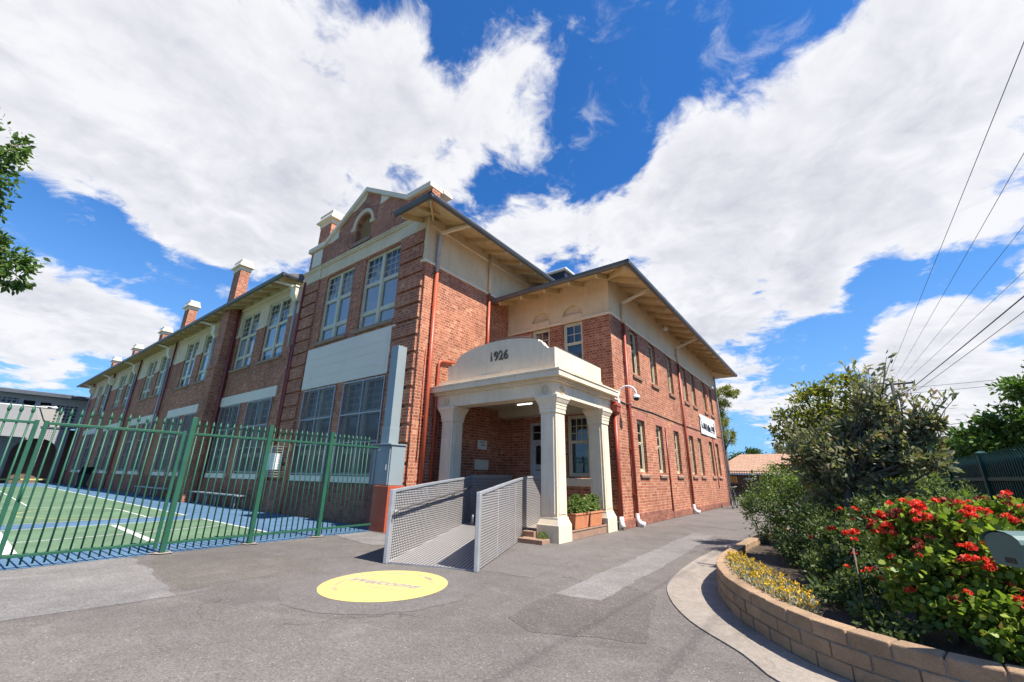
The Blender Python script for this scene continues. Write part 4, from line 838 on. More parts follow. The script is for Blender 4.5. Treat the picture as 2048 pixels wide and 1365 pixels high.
q.box(FX - .02, 6.66, .12, FX + .02, 6.84, .16); q.box(FX - .02, 6.66, 1.95, FX + .02, 6.84, 1.99); fpart('end_bars', q, 'black')
def gate(y0, y1, label, nm):
    t = thing('steel_gate', label, 'gate', (FX, y0, 0), 'leaves of the green double gate')
    for y in (y0 + .03, y1 - .03): q = MB(); q.box(FX - .025, y - .025, .08, FX + .025, y + .025, 2.04); q.build('stile', M['greenfence'], t, t, .004)
    for z in (.17, 2.0): q = MB(); q.box(FX - .022, y0 + .055, z - .02, FX + .022, y1 - .055, z + .02); q.build('rail', M['greenfence'], t, t, .004)
    for y in np.arange(y0 + .14, y1 - .08, .118): picket(t, 0, y - y0)
    q = MB(); q.tube([(FX, y0 + .03, .9), (FX + .03, y0 + .03, .9), (FX + .03, y0 + .03, 1.15)], .012, 6); q.build('drop_bolt', M['greenfence'], t, t)
gate(.84, 2.64, 'green steel gate leaf hung beside the thick fence post', 0); gate(-.98, .80, 'green steel gate leaf cut off by the left edge of the picture', 1)

# ------------------------------------------------------------------ electrical cabinet
t = thing('electrical_cabinet', 'grey electrical cabinet on a red plinth with a tall duct up the wall', 'electrical cabinet', (-9.45, 7.15, 0))
q = MB(); q.box(-9.62, 6.90, 0, -8.96, 7.42, 1.06); q.build('plinth', M['pipe'], t, t, .008)
q = MB(); q.box(-9.88, 6.97, 1.07, -9.06, 7.42, 2.06); c_ = q.build('box', M['greyblue'], t, t, .006)
q = MB(); q.box(-9.92, 6.91, 2.061, -9.03, 7.43, 2.10); q.build('lid', M['greyblue'], c_, t, .006)
q = MB(); q.box(-9.86, 6.945, 1.09, -9.10, 6.968, 2.04); d_ = q.build('door', M['greyblue'], t, t, .005)
q = MB(); q.box(-9.20, 6.92, 1.44, -9.175, 6.945, 1.58); q.build('handle', M['galv'], d_, t, .004)
q = MB(); q.box(-9.60, 6.941, 1.93, -9.50, 6.944, 1.98); q.build('plate', M['white'], d_, t)
q = MB(); q.box(-9.80, 7.17, 2.10, -9.48, 7.48, 4.9); q.build('duct', M['greyblue'], t, t, .006)
q = MB(); q.box(-9.815, 7.155, 2.10, -9.465, 7.478, 2.55); q.build('duct_sleeve', M['greyblue'], t, t, .006)

# ------------------------------------------------------------------ access ramp
t = thing('access_ramp', 'aluminium tread plate access ramp climbing into the porch between two solid sides', 'ramp', (-5.3, 4.95, 0))
d = Vector((-.412, .911, 0)).normalized(); n = Vector((d.y, -d.x, 0))   # n points to the right side
SLp, SRp = Vector((-5.98, 4.71, 0)), Vector((-4.49, 5.19, 0))
def pt(base, s, z): return (base.x + d.x * s, base.y + d.y * s, z)
rise = lambda s: min(.22, .012 + s * .055)
q = MB()
SE = 4.6
rows_ = [0, 1.2, 2.4, 3.78, SE]
offR = (SRp - SLp).dot(d)
for a, b in zip(rows_[:-1], rows_[1:]):
    q.face([pt(SLp, a, rise(a)), pt(SRp, max(a - offR, 0) if a else 0, rise(a)), pt(SRp, b - offR, rise(b)), pt(SLp, b, rise(b))], uv=[(0, a), (1.55, a), (1.55, b), (0, b)])
q.build('deck', M['tread'], t, t)
q = MB(); q.face([(-5.98, 4.71, .004), (-4.49, 5.19, .004), (-4.49, 5.19, .02), (-5.98, 4.71, .02)]); q.build('edge_strip', M['galv'], t, t)
def side(base, segs, sgn, name='side_panel'):
    """segs: list of (x, y, z top)"""
    P = [Vector((x, y, 0)) for x, y, z in segs]; Z = [z for x, y, z in segs]; s = 0
    for i in range(len(P) - 1):
        dd = (P[i + 1] - P[i]); L = dd.length; dd.normalize(); nn = Vector((dd.y, -dd.x, 0)) * .012
        q = MB()
        for k in (-1, 1):
            a, b = P[i] + nn * k, P[i + 1] + nn * k
            q.face([(a.x, a.y, .01), (b.x, b.y, .01), (b.x, b.y, Z[i + 1] - .03), (a.x, a.y, Z[i] - .03)], uv=[(s, 0), (s + L, 0), (s + L, Z[i + 1] - .03), (s, Z[i] - .03)])
        a, b = P[i], P[i + 1]
        o = q.build(name, M['tread'], t, t)
        c = MB(); c.beam((a.x, a.y, Z[i]), (b.x, b.y, Z[i + 1]), .055, .05); c.build('cap_rail', M['galv'], o, t, .006); s += L
        if i: c = MB(); c.box(a.x - .004, a.y - .016, .01, a.x + .018, a.y + .002, Z[i] - .03); c.build('joint_strip', M['galv'], o, t)
    p = P[0]; q = MB(); dd = (P[1] - P[0]).normalized(); nn = Vector((dd.y, -dd.x, 0))
    a = p - dd * .05
    q.hexa([tuple(a + nn * x + dd * y + Vector((0, 0, z))) for z in (0, Z[0] + .002) for x, y in ((-.032, 0), (.032, 0), (.032, .11), (-.032, .11))]); q.build('end_post', M['galv'], t, t, .008)
side(SLp, [(-5.98, 4.71, 1.105), (-6.56, 6.0, 1.19), (-7.05, 7.07, 1.25), (-7.56, 8.15, 1.30), (-7.86, 8.75, 1.35), (-8.35, 11.2, 1.37)], 1)
side(SRp, [(-4.49, 5.19, 1.105), (-4.98, 6.28, 1.185), (-5.36, 7.1, 1.24), (-5.62, 7.68, 1.28), (-6.05, 8.65, 1.34), (-6.62, 10.2, 1.37)], -1)
q = MB(); o_ = n * .085
hp = [SLp + d * s + o_ + Vector((0, 0, z)) for s, z in ((-.02, .70), (-.03, .76), (.15, .79), (1.5, .885), (3.0, .98), (4.1, 1.07))]
q.tube(hp, .02, 10)
for s, z in ((.05, .77), (1.4, .875), (2.8, .965)): a = SLp + d * s; q.tube([(a.x, a.y, z - .06), (a.x + o_.x, a.y + o_.y, z - .06), (a.x + o_.x, a.y + o_.y, z)], .009, 6)
q.build('handrail', M['railgrey'], t, t)
q = MB(); o2 = -n * .085; hr = [SRp + d * s + o2 + Vector((0, 0, z)) for s, z in ((.05, .64), (-.03, .68), (-.02, .76), (.15, .79), (1.5, .885), (3.4, 1.0))]; q.tube(hr, .02, 10); q.build('handrail', M['railgrey'], t, t)

# ------------------------------------------------------------------ small things round the porch
q = MB(); q.box(-5.72, 7.90, 0, -5.08, 8.20, .09); solo('step', q, M['step'], 'low brown tiled step on the asphalt at the foot of the corner column', 'step', (-5.4, 8.05, 0), None, .006)
q = MB(); q.box(-5.80, 8.201, 0, -5.49, 8.50, .20); solo('step', q, M['step'], 'higher brown tiled step between the ramp side and the corner column', 'step', (-5.6, 8.35, 0), None, .006)

def leaves(name, C, Dr, L, Wd, mat, parent=None, root=None, fold=0.0, round_=False, jit=.35):
    """one mesh of separate leaf blades; C centres (n,3), Dr directions (n,3)"""
    C = np.asarray(C, float); n_ = len(C); Dr = np.asarray(Dr, float); Dr /= np.linalg.norm(Dr, axis=1, keepdims=True) + 1e-9
    r = RNG.normal(size=(n_, 3)); sd = np.cross(Dr, r); sd /= np.linalg.norm(sd, axis=1, keepdims=True) + 1e-9
    nr = np.cross(sd, Dr); k = (1 + jit * RNG.uniform(-1, 1, n_))[:, None]; l = L * k; w_ = Wd * k
    if root is not None: C = C - np.array(root.location)
    if round_: prof = [(0, 0, 0), (.25, .85, .1), (.65, 1.0, .15), (1.0, .45, 0), (1.0, -.45, 0), (.65, -1.0, .15), (.25, -.85, .1)]
    else: prof = [(0, 0, 0), (.35, 1, fold), (.72, .7, fold * .7), (1, 0, 0), (.72, -.7, fold * .7), (.35, -1, fold)]
    m_ = len(prof); V = np.zeros((n_, m_, 3))
    for i, (a, b, c) in enumerate(prof): V[:, i] = C + Dr * l * a + sd * w_ * .5 * b + nr * w_ * c
    me = bpy.data.meshes.new(name); me.vertices.add(n_ * m_); me.vertices.foreach_set('co', V.ravel())
    me.loops.add(n_ * m_); me.loops.foreach_set('vertex_index', np.arange(n_ * m_, dtype=np.int32)); me.polygons.add(n_)
    me.polygons.foreach_set('loop_start', np.arange(0, n_ * m_, m_, dtype=np.int32)); me.polygons.foreach_set('loop_total', np.full(n_, m_, dtype=np.int32))
    me.update(calc_edges=True); me.materials.append(mat)
    o = bpy.data.objects.new(name, me); COL.objects.link(o)
    if parent is not None: o.parent = parent
    return o
def unit(n_): v = RNG.normal(size=(n_, 3)); return v / np.linalg.norm(v, axis=1, keepdims=True)
def blob_pts(blobs, n_, sub=14, spread=.32, shell=.55):
    """points in leafy clumps inside ellipsoids (x,y,z,rx,ry,rz); returns centres, outward directions, clump centres"""
    vol = np.array([b[3] * b[4] * b[5] for b in blobs]) ** (2 / 3); vol /= vol.sum(); PC, DC, CC = [], [], []
    for b, v in zip(blobs, vol):
        k = max(3, int(sub)); u = unit(k) * (shell + (1 - shell) * RNG.uniform(0, 1, (k, 1)) ** .5); cc = np.array(b[:3]) + u * np.array(b[3:6]) * .82; CC.append(cc)
        m_ = int(n_ * v); idx = RNG.integers(0, k, m_); sz = spread * (.6 + .8 * RNG.uniform(size=k))
        off = RNG.normal(size=(m_, 3)) * .5 * sz[idx][:, None] * np.array(b[3:6]); p = cc[idx] + off; PC.append(p); DC.append((p - np.array(b[:3])) / np.array(b[3:6]) * .8 + unit(m_) * .8)
    return np.concatenate(PC), np.concatenate(DC), np.concatenate(CC)
def plant(name, label, cat, base, blobs, n_, L, Wd, mat, trunk=.05, sub=14, spread=.32, droop=0.0, limbs=10, group=None, round_=False, crown='foliage', shell=.55, fold=.12, fork=None, stemname='trunk', bark='bark'):
    t_ = thing(name, label, cat, base, group); P, Dd, CC = blob_pts(blobs, n_, sub, spread, shell); Dd[:, 2] -= droop
    P[:, 2] = np.maximum(P[:, 2], base[2] + .02)
    leaves(crown, P, Dd, L, Wd, M[mat], t_, t_, fold, round_)
    q_ = MB(); bx = Vector(base); top = Vector(np.mean([b[:3] for b in blobs], axis=0)); fk = Vector(fork) if fork else bx.lerp(top, .55)
    mid = bx.lerp(fk, .5) + Vector((.06 * trunk * 10, -.04 * trunk * 10, 0)); q_.tube([bx - Vector((0, 0, .05)), mid, fk], [trunk * 1.15, trunk * .95, trunk * .75], 8)
    sel = RNG.choice(len(CC), min(limbs, len(CC)), replace=False)
    for i in sel:
        e_ = Vector(CC[i]); m_ = fk.lerp(e_, .5) + Vector(RNG.normal(size=3)) * .08 * (e_ - fk).length; q_.tube([fk, m_, e_], [trunk * .55, trunk * .33, trunk * .1], 5)
    q_.build(stemname, M[bark], t_, t_); return t_
for i, y in enumerate((9.16, 9.92)):
    lab = ('terracotta trough planter on the porch step nearest the corner column', 'terracotta trough planter on the porch step beside the far column')[i]
    q = MB(); L_ = .66; q.hexa([(-5.26, y - .02, .202), (-4.98, y - .02, .202), (-4.98, y + L_ - .04, .202), (-5.26, y + L_ - .04, .202), (-5.30, y - .04, .50), (-4.945, y - .04, .50), (-4.945, y + L_ - .02, .50), (-5.30, y + L_ - .02, .50)])
    t = thing('planter', lab, 'planter', (-5.1, y + .3, .202), 'terracotta planters in the porch'); q.build('trough', M['terracotta'], t, t, .012)
    q = MB(); q.box(-5.315, y - .055, .50, -4.93, y + L_ - .005, .545); q.build('rim', M['terracotta'], t, t, .012)
    q = MB(); q.box(-5.29, y - .03, .546, -4.955, y + L_ - .03, .552); q.build('soil', M['soil'], t, t)
    plant('succulent', ('bushy green succulent growing in the trough nearest the corner column', 'bushy green succulent growing in the trough beside the far column')[i], 'potted plant', (-5.12, y + .3, .553),
          [(-5.12, y + .12, .68, .2, .22, .17), (-5.12, y + .45, .70, .2, .24, .2), (-5.1, y + .3, .80, .12, .16, .14)], 2300, .055, .026, 'lf_yel' if i == 9 else 'lf_green', .012, 12, .34, 0, 12, 'succulents in the porch planters', True)
P = unit(260) * np.array([.12, .1, .10]) + np.array([-5.25, 8.16, .06]); P[:, 2] = abs(P[:, 2]); D_ = unit(260) * .4 + np.array([0, 0, 1])
wd = thing('weed', 'small green weed sprouting at the foot of the corner column', 'weed', (-5.25, 8.16, 0)); leaves('foliage', P, D_, .07, .012, M['lf_green'], wd, wd)
t = thing('notice', 'white office notice with a black arrow on the porch brickwork', 'sign', (-9.055, 10.52, 2.15))
q = MB(); q.box(-9.068, 10.30, 2.15, -9.05, 10.75, 2.44); q.build('board', M['white'], t, t, .002)
RX = Matrix.Rotation(math.pi / 2, 4, 'Z') @ Matrix.Rotation(math.pi / 2, 4, 'X')
text_obj('lettering', 'OFFICE', .085, M['black'], Matrix.Translation((-9.048, 10.52, 2.345)) @ RX, t, t, .001)
q = MB(); q.box(-9.05, 10.45, 2.27, -9.046, 10.60, 2.295); q.face([(-9.046, 10.60, 2.255), (-9.046, 10.64, 2.2825), (-9.046, 10.60, 2.31)]); q.build('arrow', M['black'], t, t)
q = MB(); q.box(-9.05, 10.33, 2.175, -9.046, 10.36, 2.205); q.box(-9.05, 10.39, 2.185, -9.046, 10.5, 2.192); q.build('emblem', M['black'], t, t)
q = MB(); q.box(-9.068, 10.19, 1.52, -9.045, 10.86, 1.83); q.box(-9.045, 10.42, 1.74, -9.04, 10.44, 1.78); solo('wall_plate', q, M['panelgrey'], 'blank pale cover plate on the porch brick wall below the office notice', 'cover plate', (-9.06, 10.5, 1.52), None, .004)
t = thing('ceiling_light', 'long white tube light under the porch ceiling', 'light', (-7.25, 10.35, 3.5)); q = MB(); q.box(-7.58, 10.31, 3.46, -6.94, 10.39, 3.499); q.build('tray', M['white'], t, t, .004)
q = MB(); q.tube([(-7.53, 10.35, 3.44), (-6.99, 10.35, 3.44)], .018, 10); q.build('tube', M['tube'], t, t)
t = thing('security_camera', 'white dome security camera on a gooseneck bracket at the porch corner', 'security camera', (-4.93, 12.0, 3.6))
q = MB(); q.box(-4.948, 11.90, 3.50, -4.89, 12.06, 3.82); q.build('wall_box', M['white'], t, t, .01)
q = MB(); q.tube([(-4.90, 12.0, 3.66)] + [(-4.66 - .24 * math.cos(a), 12.0 + .05 * a, 3.80 + .22 * math.sin(a)) for a in np.linspace(0, math.pi, 12)] + [(-4.42, 12.16, 3.72)], .03, 10); q.build('gooseneck', M['white'], t, t)
q = MB(); q.lathe(-4.42, 12.16, [(.03, 3.76), (.10, 3.72), (.115, 3.66), (.115, 3.64)], 18); h_ = q.build('housing', M['white'], t, t)
q = MB(); q.lathe(-4.42, 12.16, [(.085, 3.641), (.08, 3.60), (.05, 3.565), (.01, 3.555)], 16); q.build('dome', M['black'], h_, t)
for i, (y, z, lab) in enumerate(((17.0, 7.35, 'white floodlight under the right wing eaves above the third upper window'), (24.65, 6.15, 'white floodlight on the right wing wall between the last two upper windows'))):
    t = thing('floodlight', lab, 'floodlight', (-4.93, y, z), 'floodlights on the right wing'); q = MB(); q.beam((-4.94, y, z), (-4.72, y, z + .05), .03, .03); q.build('arm', M['white'], t, t)
    q = MB(); q.lathe(-4.68, y, [(.04, z + .13), (.075, z + .08), (.10, z - .04), (.09, z - .05)], 12); q.build('head', M['white'], t, t)
t = thing('banner', 'white banner with dark scrawled lettering tied to the right wing wall', 'banner', (-4.9, 23.6, 3.5))
q = MB(); P_ = lambda y, z: (-4.90 - .01 * math.sin(y * 3), y, z)
for i in range(8):
    a, b = 22.05 + i * .415, 22.05 + (i + 1) * .415; q.face([P_(a, 3.47), P_(b, 3.47), P_(b, 4.42), P_(a, 4.42)])
q.build('cloth', M['white'], t, t)
q = MB()
for k in range(15):
    y = 22.35 + k * .19; h_ = .16 + .12 * abs(math.sin(k * 2.1)); q.beam((-4.885, y, 3.78 - .03 * math.sin(k)), (-4.885, y + .09 * math.sin(k * 1.3), 3.78 + h_), .03, .07 if k % 4 else .14)
q.beam((-4.885, 22.3, 3.80), (-4.885, 25.1, 3.70), .01, .03); q.beam((-4.885, 22.1, 4.3), (-4.885, 22.5, 3.75), .01, .05); q.beam((-4.885, 25.05, 4.25), (-4.885, 25.1, 3.95), .01, .10)
q.build('scrawl', M['black'], t, t)
q = MB()
t = thing('evaporative_cooler', 'white evaporative cooler box on the roof behind the right wing', 'air cooler', (-8.2, 14.3, 9.0)); q.box(-8.75, 13.8, 9.02, -7.65, 14.8, 9.62); q.build('body', M['black'], t, t, .03)
q = MB(); q.box(-8.85, 13.7, 9.62, -7.55, 14.9, 9.72); q.build('lid', M['white'], t, t, .03); q = MB(); q.box(-8.6, 13.9, 8.6, -7.8, 14.7, 9.02); q.build('stand', M['galv'], t, t)
t = thing('air_conditioner', 'white air conditioner unit in a wire cage on the brick facade', 'air conditioner', (-16.1, 7.3, 1.2))
q = MB(); q.box(-16.4, 7.16, 1.42, -15.8, 7.42, 1.98); q.build('unit', M['white'], t, t, .015)
q = MB()
for x in np.arange(-16.62, -15.6, .085): q.tube([(x, 7.1, 1.2), (x, 7.1, 2.22)], .004, 4, False)
for z in np.arange(1.2, 2.24, .085): q.tube([(-16.62, 7.45, z), (-16.62, 7.1, z), (-15.61, 7.1, z), (-15.61, 7.45, z)], .004, 4, False)
q.build('cage', M['white'], t, t)
for i, (x0, x1, lab) in enumerate(((-23.0, -18.0, 'long slatted bench against the facade just left of the gable block'), (-31.8, -26.4, 'long slatted bench against the facade beyond the brick chimney pier'))):
    t = thing('bench', lab, 'bench', ((x0 + x1) / 2, 7.3, 0), 'benches along the facade'); q = MB(); q.box(x0, 7.08, .46, x1, 7.24, .50); q.box(x0, 7.26, .461, x1, 7.42, .501); q.build('seat', M['galv'], t, t)
    for x in np.linspace(x0 + .2, x1 - .2, 6): q = MB(); q.tube([(x, 7.12, .46), (x, 7.1, 0)], .02, 6); q.tube([(x, 7.38, .46), (x, 7.40, 0)], .02, 6); q.build('leg', M['galv'], t, t)
t = thing('wheelie_bin', 'dark green wheelie bin with its lid flipped open by the far facade', 'bin', (-45.5, 7.0, 0))
q = MB(); q.hexa([(-45.75, 6.75, .08), (-45.25, 6.75, .08), (-45.25, 7.25, .08), (-45.75, 7.25, .08), (-45.85, 6.65, 1.0), (-45.15, 6.65, 1.0), (-45.15, 7.35, 1.0), (-45.85, 7.35, 1.0)]); q.build('body', M['rubber'], t, t, .02)
q = MB(); q.hexa([(-45.12, 6.65, 1.0), (-45.07, 6.65, 1.0), (-45.07, 7.35, 1.0), (-45.12, 7.35, 1.0), (-44.55, 6.65, 1.5), (-44.5, 6.65, 1.48), (-44.5, 7.35, 1.48), (-44.55, 7.35, 1.5)]); q.build('lid', M['black'], t, t)
for y in (6.72, 7.28): q = MB(); q.tube([(-45.2, y - .03, .1), (-45.2, y + .03, .1)], .1, 12); q.build('wheel', M['black'], t, t)

# ------------------------------------------------------------------ painted welcome circle
t = thing('welcome_sign', 'yellow circle painted on the asphalt with Welcome in faded script', 'painted sign', (-4.88, 3.86, 0))
q = MB(); q.face([(-4.88 + .80 * math.cos(a), 3.86 + .80 * math.sin(a), .0055) for a in np.linspace(0, 2 * math.pi, 72)[:-1]]); q.build('disc', M['yellow'], t, t)
RW_ = Matrix.Rotation(math.radians(17), 4, 'Z')
text_obj('lettering', 'Welcome', .27, M['letter'], Matrix.Translation((-4.93, 3.80, .0070)) @ RW_, t, t, .0006, .35, 'CENTER', .004)
q = MB()
for a in list(np.arange(.55, 2.75, .055)) + list(np.arange(2.9, 4.1, .09)):
    if RNG.uniform() < .8:
        r = .60; h_ = .018 + .025 * RNG.uniform(); c, s = math.cos(a + .3), math.sin(a + .3); x, y = -4.88 + r * c, 3.86 + r * s
        q.face([(x - .009 * s - h_ * c, y + .009 * c - h_ * s, .0070), (x + .009 * s - h_ * c, y - .009 * c - h_ * s, .0070), (x + .009 * s + h_ * c, y - .009 * c + h_ * s, .0070), (x - .009 * s + h_ * c, y + .009 * c + h_ * s, .0070)])
for k in range(22):
    o = Vector((-5.02 + .028 * k * math.cos(.3), 3.62 + .028 * k * math.sin(.3), .0070)); h_ = .012 + .014 * RNG.uniform(); u_ = Vector((math.cos(.3), math.sin(.3), 0)); v_ = Vector((-u_.y, u_.x, 0))
    q.face([tuple(o + u_ * a + v_ * b) for a, b in ((-.006, -h_), (.006, -h_), (.006, h_), (-.006, h_))])
tag(q.build('lettering', M['letter'], t, t), kind='stuff')
# ------------------------------------------------------------------ garden: kerb, block wall, soil
def catmull(pts, n_=10):
    P = [Vector(p) for p in pts]; P = [P[0] * 2 - P[1]] + P + [P[-1] * 2 - P[-2]]; o = []
    for i in range(1, len(P) - 2):
        for k in range(n_):
            u = k / n_; a, b, c, d_ = P[i - 1:i + 3]; o.append(.5 * ((2 * b) + (c - a) * u + (2 * a - 5 * b + 4 * c - d_) * u * u + (3 * b - a - 3 * c + d_) * u ** 3))
    return o + [P[-2]]
WC = catmull([(2.4, 4.2, 0), (1.4, 3.98, 0), (.63, 3.97, 0), (.14, 4.09, 0), (-.36, 4.38, 0), (-.78, 4.87, 0), (-1.10, 5.38, 0), (-1.38, 6.10, 0), (-1.53, 6.95, 0), (-1.55, 8.0, 0), (-1.50, 9.2, 0), (-1.38, 10.6, 0), (-1.15, 12.0, 0)], 12)
KO = catmull([(1.9, 3.45, 0), (.8, 3.35, 0), (-.1, 3.62, 0), (-.59, 3.95, 0), (-.86, 4.32, 0), (-1.4, 4.88, 0), (-1.82, 5.6, 0), (-2.07, 6.40, 0), (-2.2, 7.8, 0), (-2.21, 9.2, 0), (-2.15, 10.6, 0), (-1.95, 12.3, 0)], 12)
q = MB(); nk = 60
def resample(P, n_):
    Ls = np.cumsum([0] + [(P[i + 1] - P[i]).length for i in range(len(P) - 1)]); o = []
    for s in np.linspace(0, Ls[-1], n_): i = min(int(np.searchsorted(Ls, s, 'right')) - 1, len(P) - 2); f = (s - Ls[i]) / max(1e-6, Ls[i + 1] - Ls[i]); o.append(P[i].lerp(P[i + 1], f))
    return o
A_, B_ = resample(KO, nk), resample(WC, nk)
for i in range(nk - 1):
    q.face([(A_[i].x, A_[i].y, .012), (B_[i].x, B_[i].y, .018), (B_[i + 1].x, B_[i + 1].y, .018), (A_[i + 1].x, A_[i + 1].y, .012)]); q.face([(A_[i].x, A_[i].y, 0), (A_[i].x, A_[i].y, .012), (A_[i + 1].x, A_[i + 1].y, .012), (A_[i + 1].x, A_[i + 1].y, 0)])
structure('kerb', q, M['concrete'])
t = thing('garden_wall', 'low curved garden wall of rough tan blocks round the flower bed', 'garden wall', (-1.1, 5.4, 0))
LW = sum((WC[i + 1] - WC[i]).length for i in range(len(WC) - 1)); bl = .262; H_ = .108
q = MB()
def wpos(s):
    s = max(0, min(LW - 1e-4, s))
    for i in range(len(WC) - 1):
        l_ = (WC[i + 1] - WC[i]).length
        if s <= l_: dd = (WC[i + 1] - WC[i]).normalized(); return WC[i] + dd * s, Vector((dd.y, -dd.x, 0))
        s -= l_
    return WC[-1], Vector((1, 0, 0))
for c in range(3):
    s = -bl * (.5 if c % 2 else 0)
    while s < LW:
        a, b = max(0, s) + .004, min(LW, s + bl) - .004
        if b - a > .05:
            (p0, n0), (p1, n1) = wpos(a), wpos(b); jt = RNG.uniform(-.006, .006, 3); z0, z1 = c * H_ + .012, (c + 1) * H_ + .006 + (jt[2] * .5 if c == 2 else 0); bt = .012 * c
            o0 = p0 + n0 * (jt[0] + bt * .4); o1 = p1 + n1 * (jt[1] + bt * .4); i0, i1 = p0 + n0 * .16, p1 + n1 * .16
            q.hexa([(o0.x, o0.y, z0), (o1.x, o1.y, z0), (i1.x, i1.y, z0), (i0.x, i0.y, z0), (o0.x, o0.y, z1), (o1.x, o1.y, z1), (i1.x, i1.y, z1), (i0.x, i0.y, z1)])
        s += bl
blk = q.build('block_courses', M['block'], t, t, .011)
core = MB()
for i in range(len(WC) - 1):
    f = lambda p, dd: (Vector((dd.y, -dd.x, 0)))
    dd = (WC[i + 1] - WC[i]).normalized(); nn = Vector((dd.y, -dd.x, 0)); a0, a1, b0, b1 = WC[i] + nn * .02, WC[i + 1] + nn * .02, WC[i] + nn * .14, WC[i + 1] + nn * .14
    core.hexa([(a0.x, a0.y, 0), (a1.x, a1.y, 0), (b1.x, b1.y, 0), (b0.x, b0.y, 0), (a0.x, a0.y, .31), (a1.x, a1.y, .31), (b1.x, b1.y, .31), (b0.x, b0.y, .31)])
core.build('mortar', M['concrete'], t, t)
inner = [p + (Vector(((WC[min(i + 1, len(WC) - 1)] - WC[max(i - 1, 0)]).normalized().y, -(WC[min(i + 1, len(WC) - 1)] - WC[max(i - 1, 0)]).normalized().x, 0))) * .10 for i, p in enumerate(WC)]
q = MB(); q.face([(p.x, p.y, .22) for p in inner] + [(-.5, 13.5, .22), (6, 16, .22), (8, 8, .22), (4.5, 4.6, .22)]); structure('garden_soil', q, M['soil'])
q = MB(); q.face([(-1.6, 12.5, .02), (-.5, 18, .02), (2.2, 30, .02), (6, 30, .02), (6, 12, .02)]); structure('garden_verge', q, M['soil'])

# daisies: ground cover
stf = thing('everlasting_daisies', 'drift of yellow everlasting daisies along the inside of the block wall', 'ground cover', (-.95, 6.3, .22)); stf['kind'] = 'stuff'
SD = min(np.arange(0, LW, .02), key=lambda s_: (wpos(s_)[0] - Vector((-.55, 4.66, 0))).length)
def inpoly(n_):
    o = []
    while len(o) < n_:
        u, v = RNG.uniform(0, 1), RNG.uniform(0, 1); s = SD + u * 2.5
        p, nn = wpos(s); w_ = .15 + v * .42 * math.sin(math.pi * min(.97, .12 + u * .85)) ** .6; x = p + nn * w_; o.append((x.x, x.y))
    return np.array(o)
XY = inpoly(6500); P = np.column_stack([XY, .22 + RNG.uniform(0, .13, len(XY))]); Dd = unit(len(P)) * .7 + np.array([0, 0, .9]); leaves('foliage', P, Dd, .06, .009, M['daisyst'], stf, stf)
XY = inpoly(620); C_ = np.column_stack([XY, .31 + RNG.uniform(0, .11, len(XY))]); P = np.repeat(C_, 5, axis=0) + RNG.normal(size=(len(C_) * 5, 3)) * .004; Dd = unit(len(P)) * .9 + np.array([0, 0, .5]); leaves('flower', P, Dd, .017, .013, M['daisy'], stf, stf, 0, True)

# shrubs of the bed
EB = [(.42, 8.0, 2.0, .40, .4, .34), (.92, 8.0, 1.95, .34, .36, .24), (.25, 7.9, 1.66, .5, .45, .3), (.88, 7.95, 1.6, .36, .4, .22), (-.22, 8.0, 1.72, .3, .34, .32), (.62, 8.0, 2.35, .24, .24, .22), (1.12, 8.0, 2.1, .2, .2, .13), (-.12, 8.1, 1.2, .36, .36, .28), (.4, 8.0, 1.25, .4, .4, .22)]
plant('eucalyptus_shrub', 'tall grey green eucalyptus shrub with a bent dark trunk in the flower bed', 'shrub', (-.14, 8.0, .22), EB, 12500, .082, .033, 'lf_euca', .058, 17, .34, -.25, 46, fork=(.12, 7.95, 1.3), shell=.3, fold=.08)
q = bpy.data.objects['eucalyptus_shrub']; tw = MB(); tip = []
for k in range(48):
    a = RNG.uniform(0, 2 * math.pi); eb = EB[(5, 5, 0, 6, 1, 5, 4, 1)[k % 8]]; b0 = Vector((eb[0] + RNG.normal() * eb[3] * .4, 8.0 + RNG.normal() * .1, eb[2] + eb[5] * .3)); e_ = b0 + Vector((math.cos(a) * .22 + .08, math.sin(a) * .2, .2 + .42 * RNG.uniform() * (1.35 if abs(b0.x - .65) < .25 else .6)))
    e_.z = min(e_.z, 3.12)
    tw.tube([b0, b0.lerp(e_, .5) + Vector((0, 0, .04)), e_], [.008, .005, .003], 4)
    for m_ in np.linspace(.1, 1.05, 13): tip.append(b0.lerp(e_, m_) + Vector(RNG.normal(size=3)) * .012)
tw.build('sprays', M['bark'], q, q); Dt = unit(len(tip)) * .8 + np.array([0, 0, .7]); leaves('sprig_leaves', np.array(tip), Dt, .10, .034, M['lf_euca'], q, q, .08)
plant('pittosporum', 'tall yellow green shrub rising behind the eucalyptus in the bed', 'shrub', (-.1, 11.2, .22),
      [(-.15, 11, 2.8, .62, .6, .6), (.38, 11, 3.2, .42, .4, .42), (-.6, 11.1, 2.5, .48, .5, .5), (-.1, 11, 3.15, .3, .3, .25), (.1, 11.1, 2.1, .8, .7, .6), (-.5, 11, 1.7, .5, .5, .5), (.75, 11.2, 2.75, .4, .4, .4), (.3, 11.2, 1.4, .8, .6, .6)], 11000, .085, .04, 'lf_yel', .06, 16, .34, .2, 24, shell=.4)
plant('privet_shrub', 'loose bright green shrub spilling over the block wall toward the driveway', 'shrub', (-.7, 9.9, .22),
      [(-.75, 9.9, 1.1, .55, .6, .5), (-1.15, 10.0, .85, .45, .5, .42), (-.5, 9.6, .7, .5, .5, .45), (-.35, 9.8, 1.2, .5, .5, .42), (-.95, 9.9, 1.45, .3, .3, .26), (-1.5, 10.1, .75, .25, .3, .25), (-.2, 9.5, .6, .4, .4, .4), (-1.2, 9.8, .5, .4, .4, .3)], 13500, .045, .022, 'lf_green', .03, 18, .36, .1, 30, shell=.35)
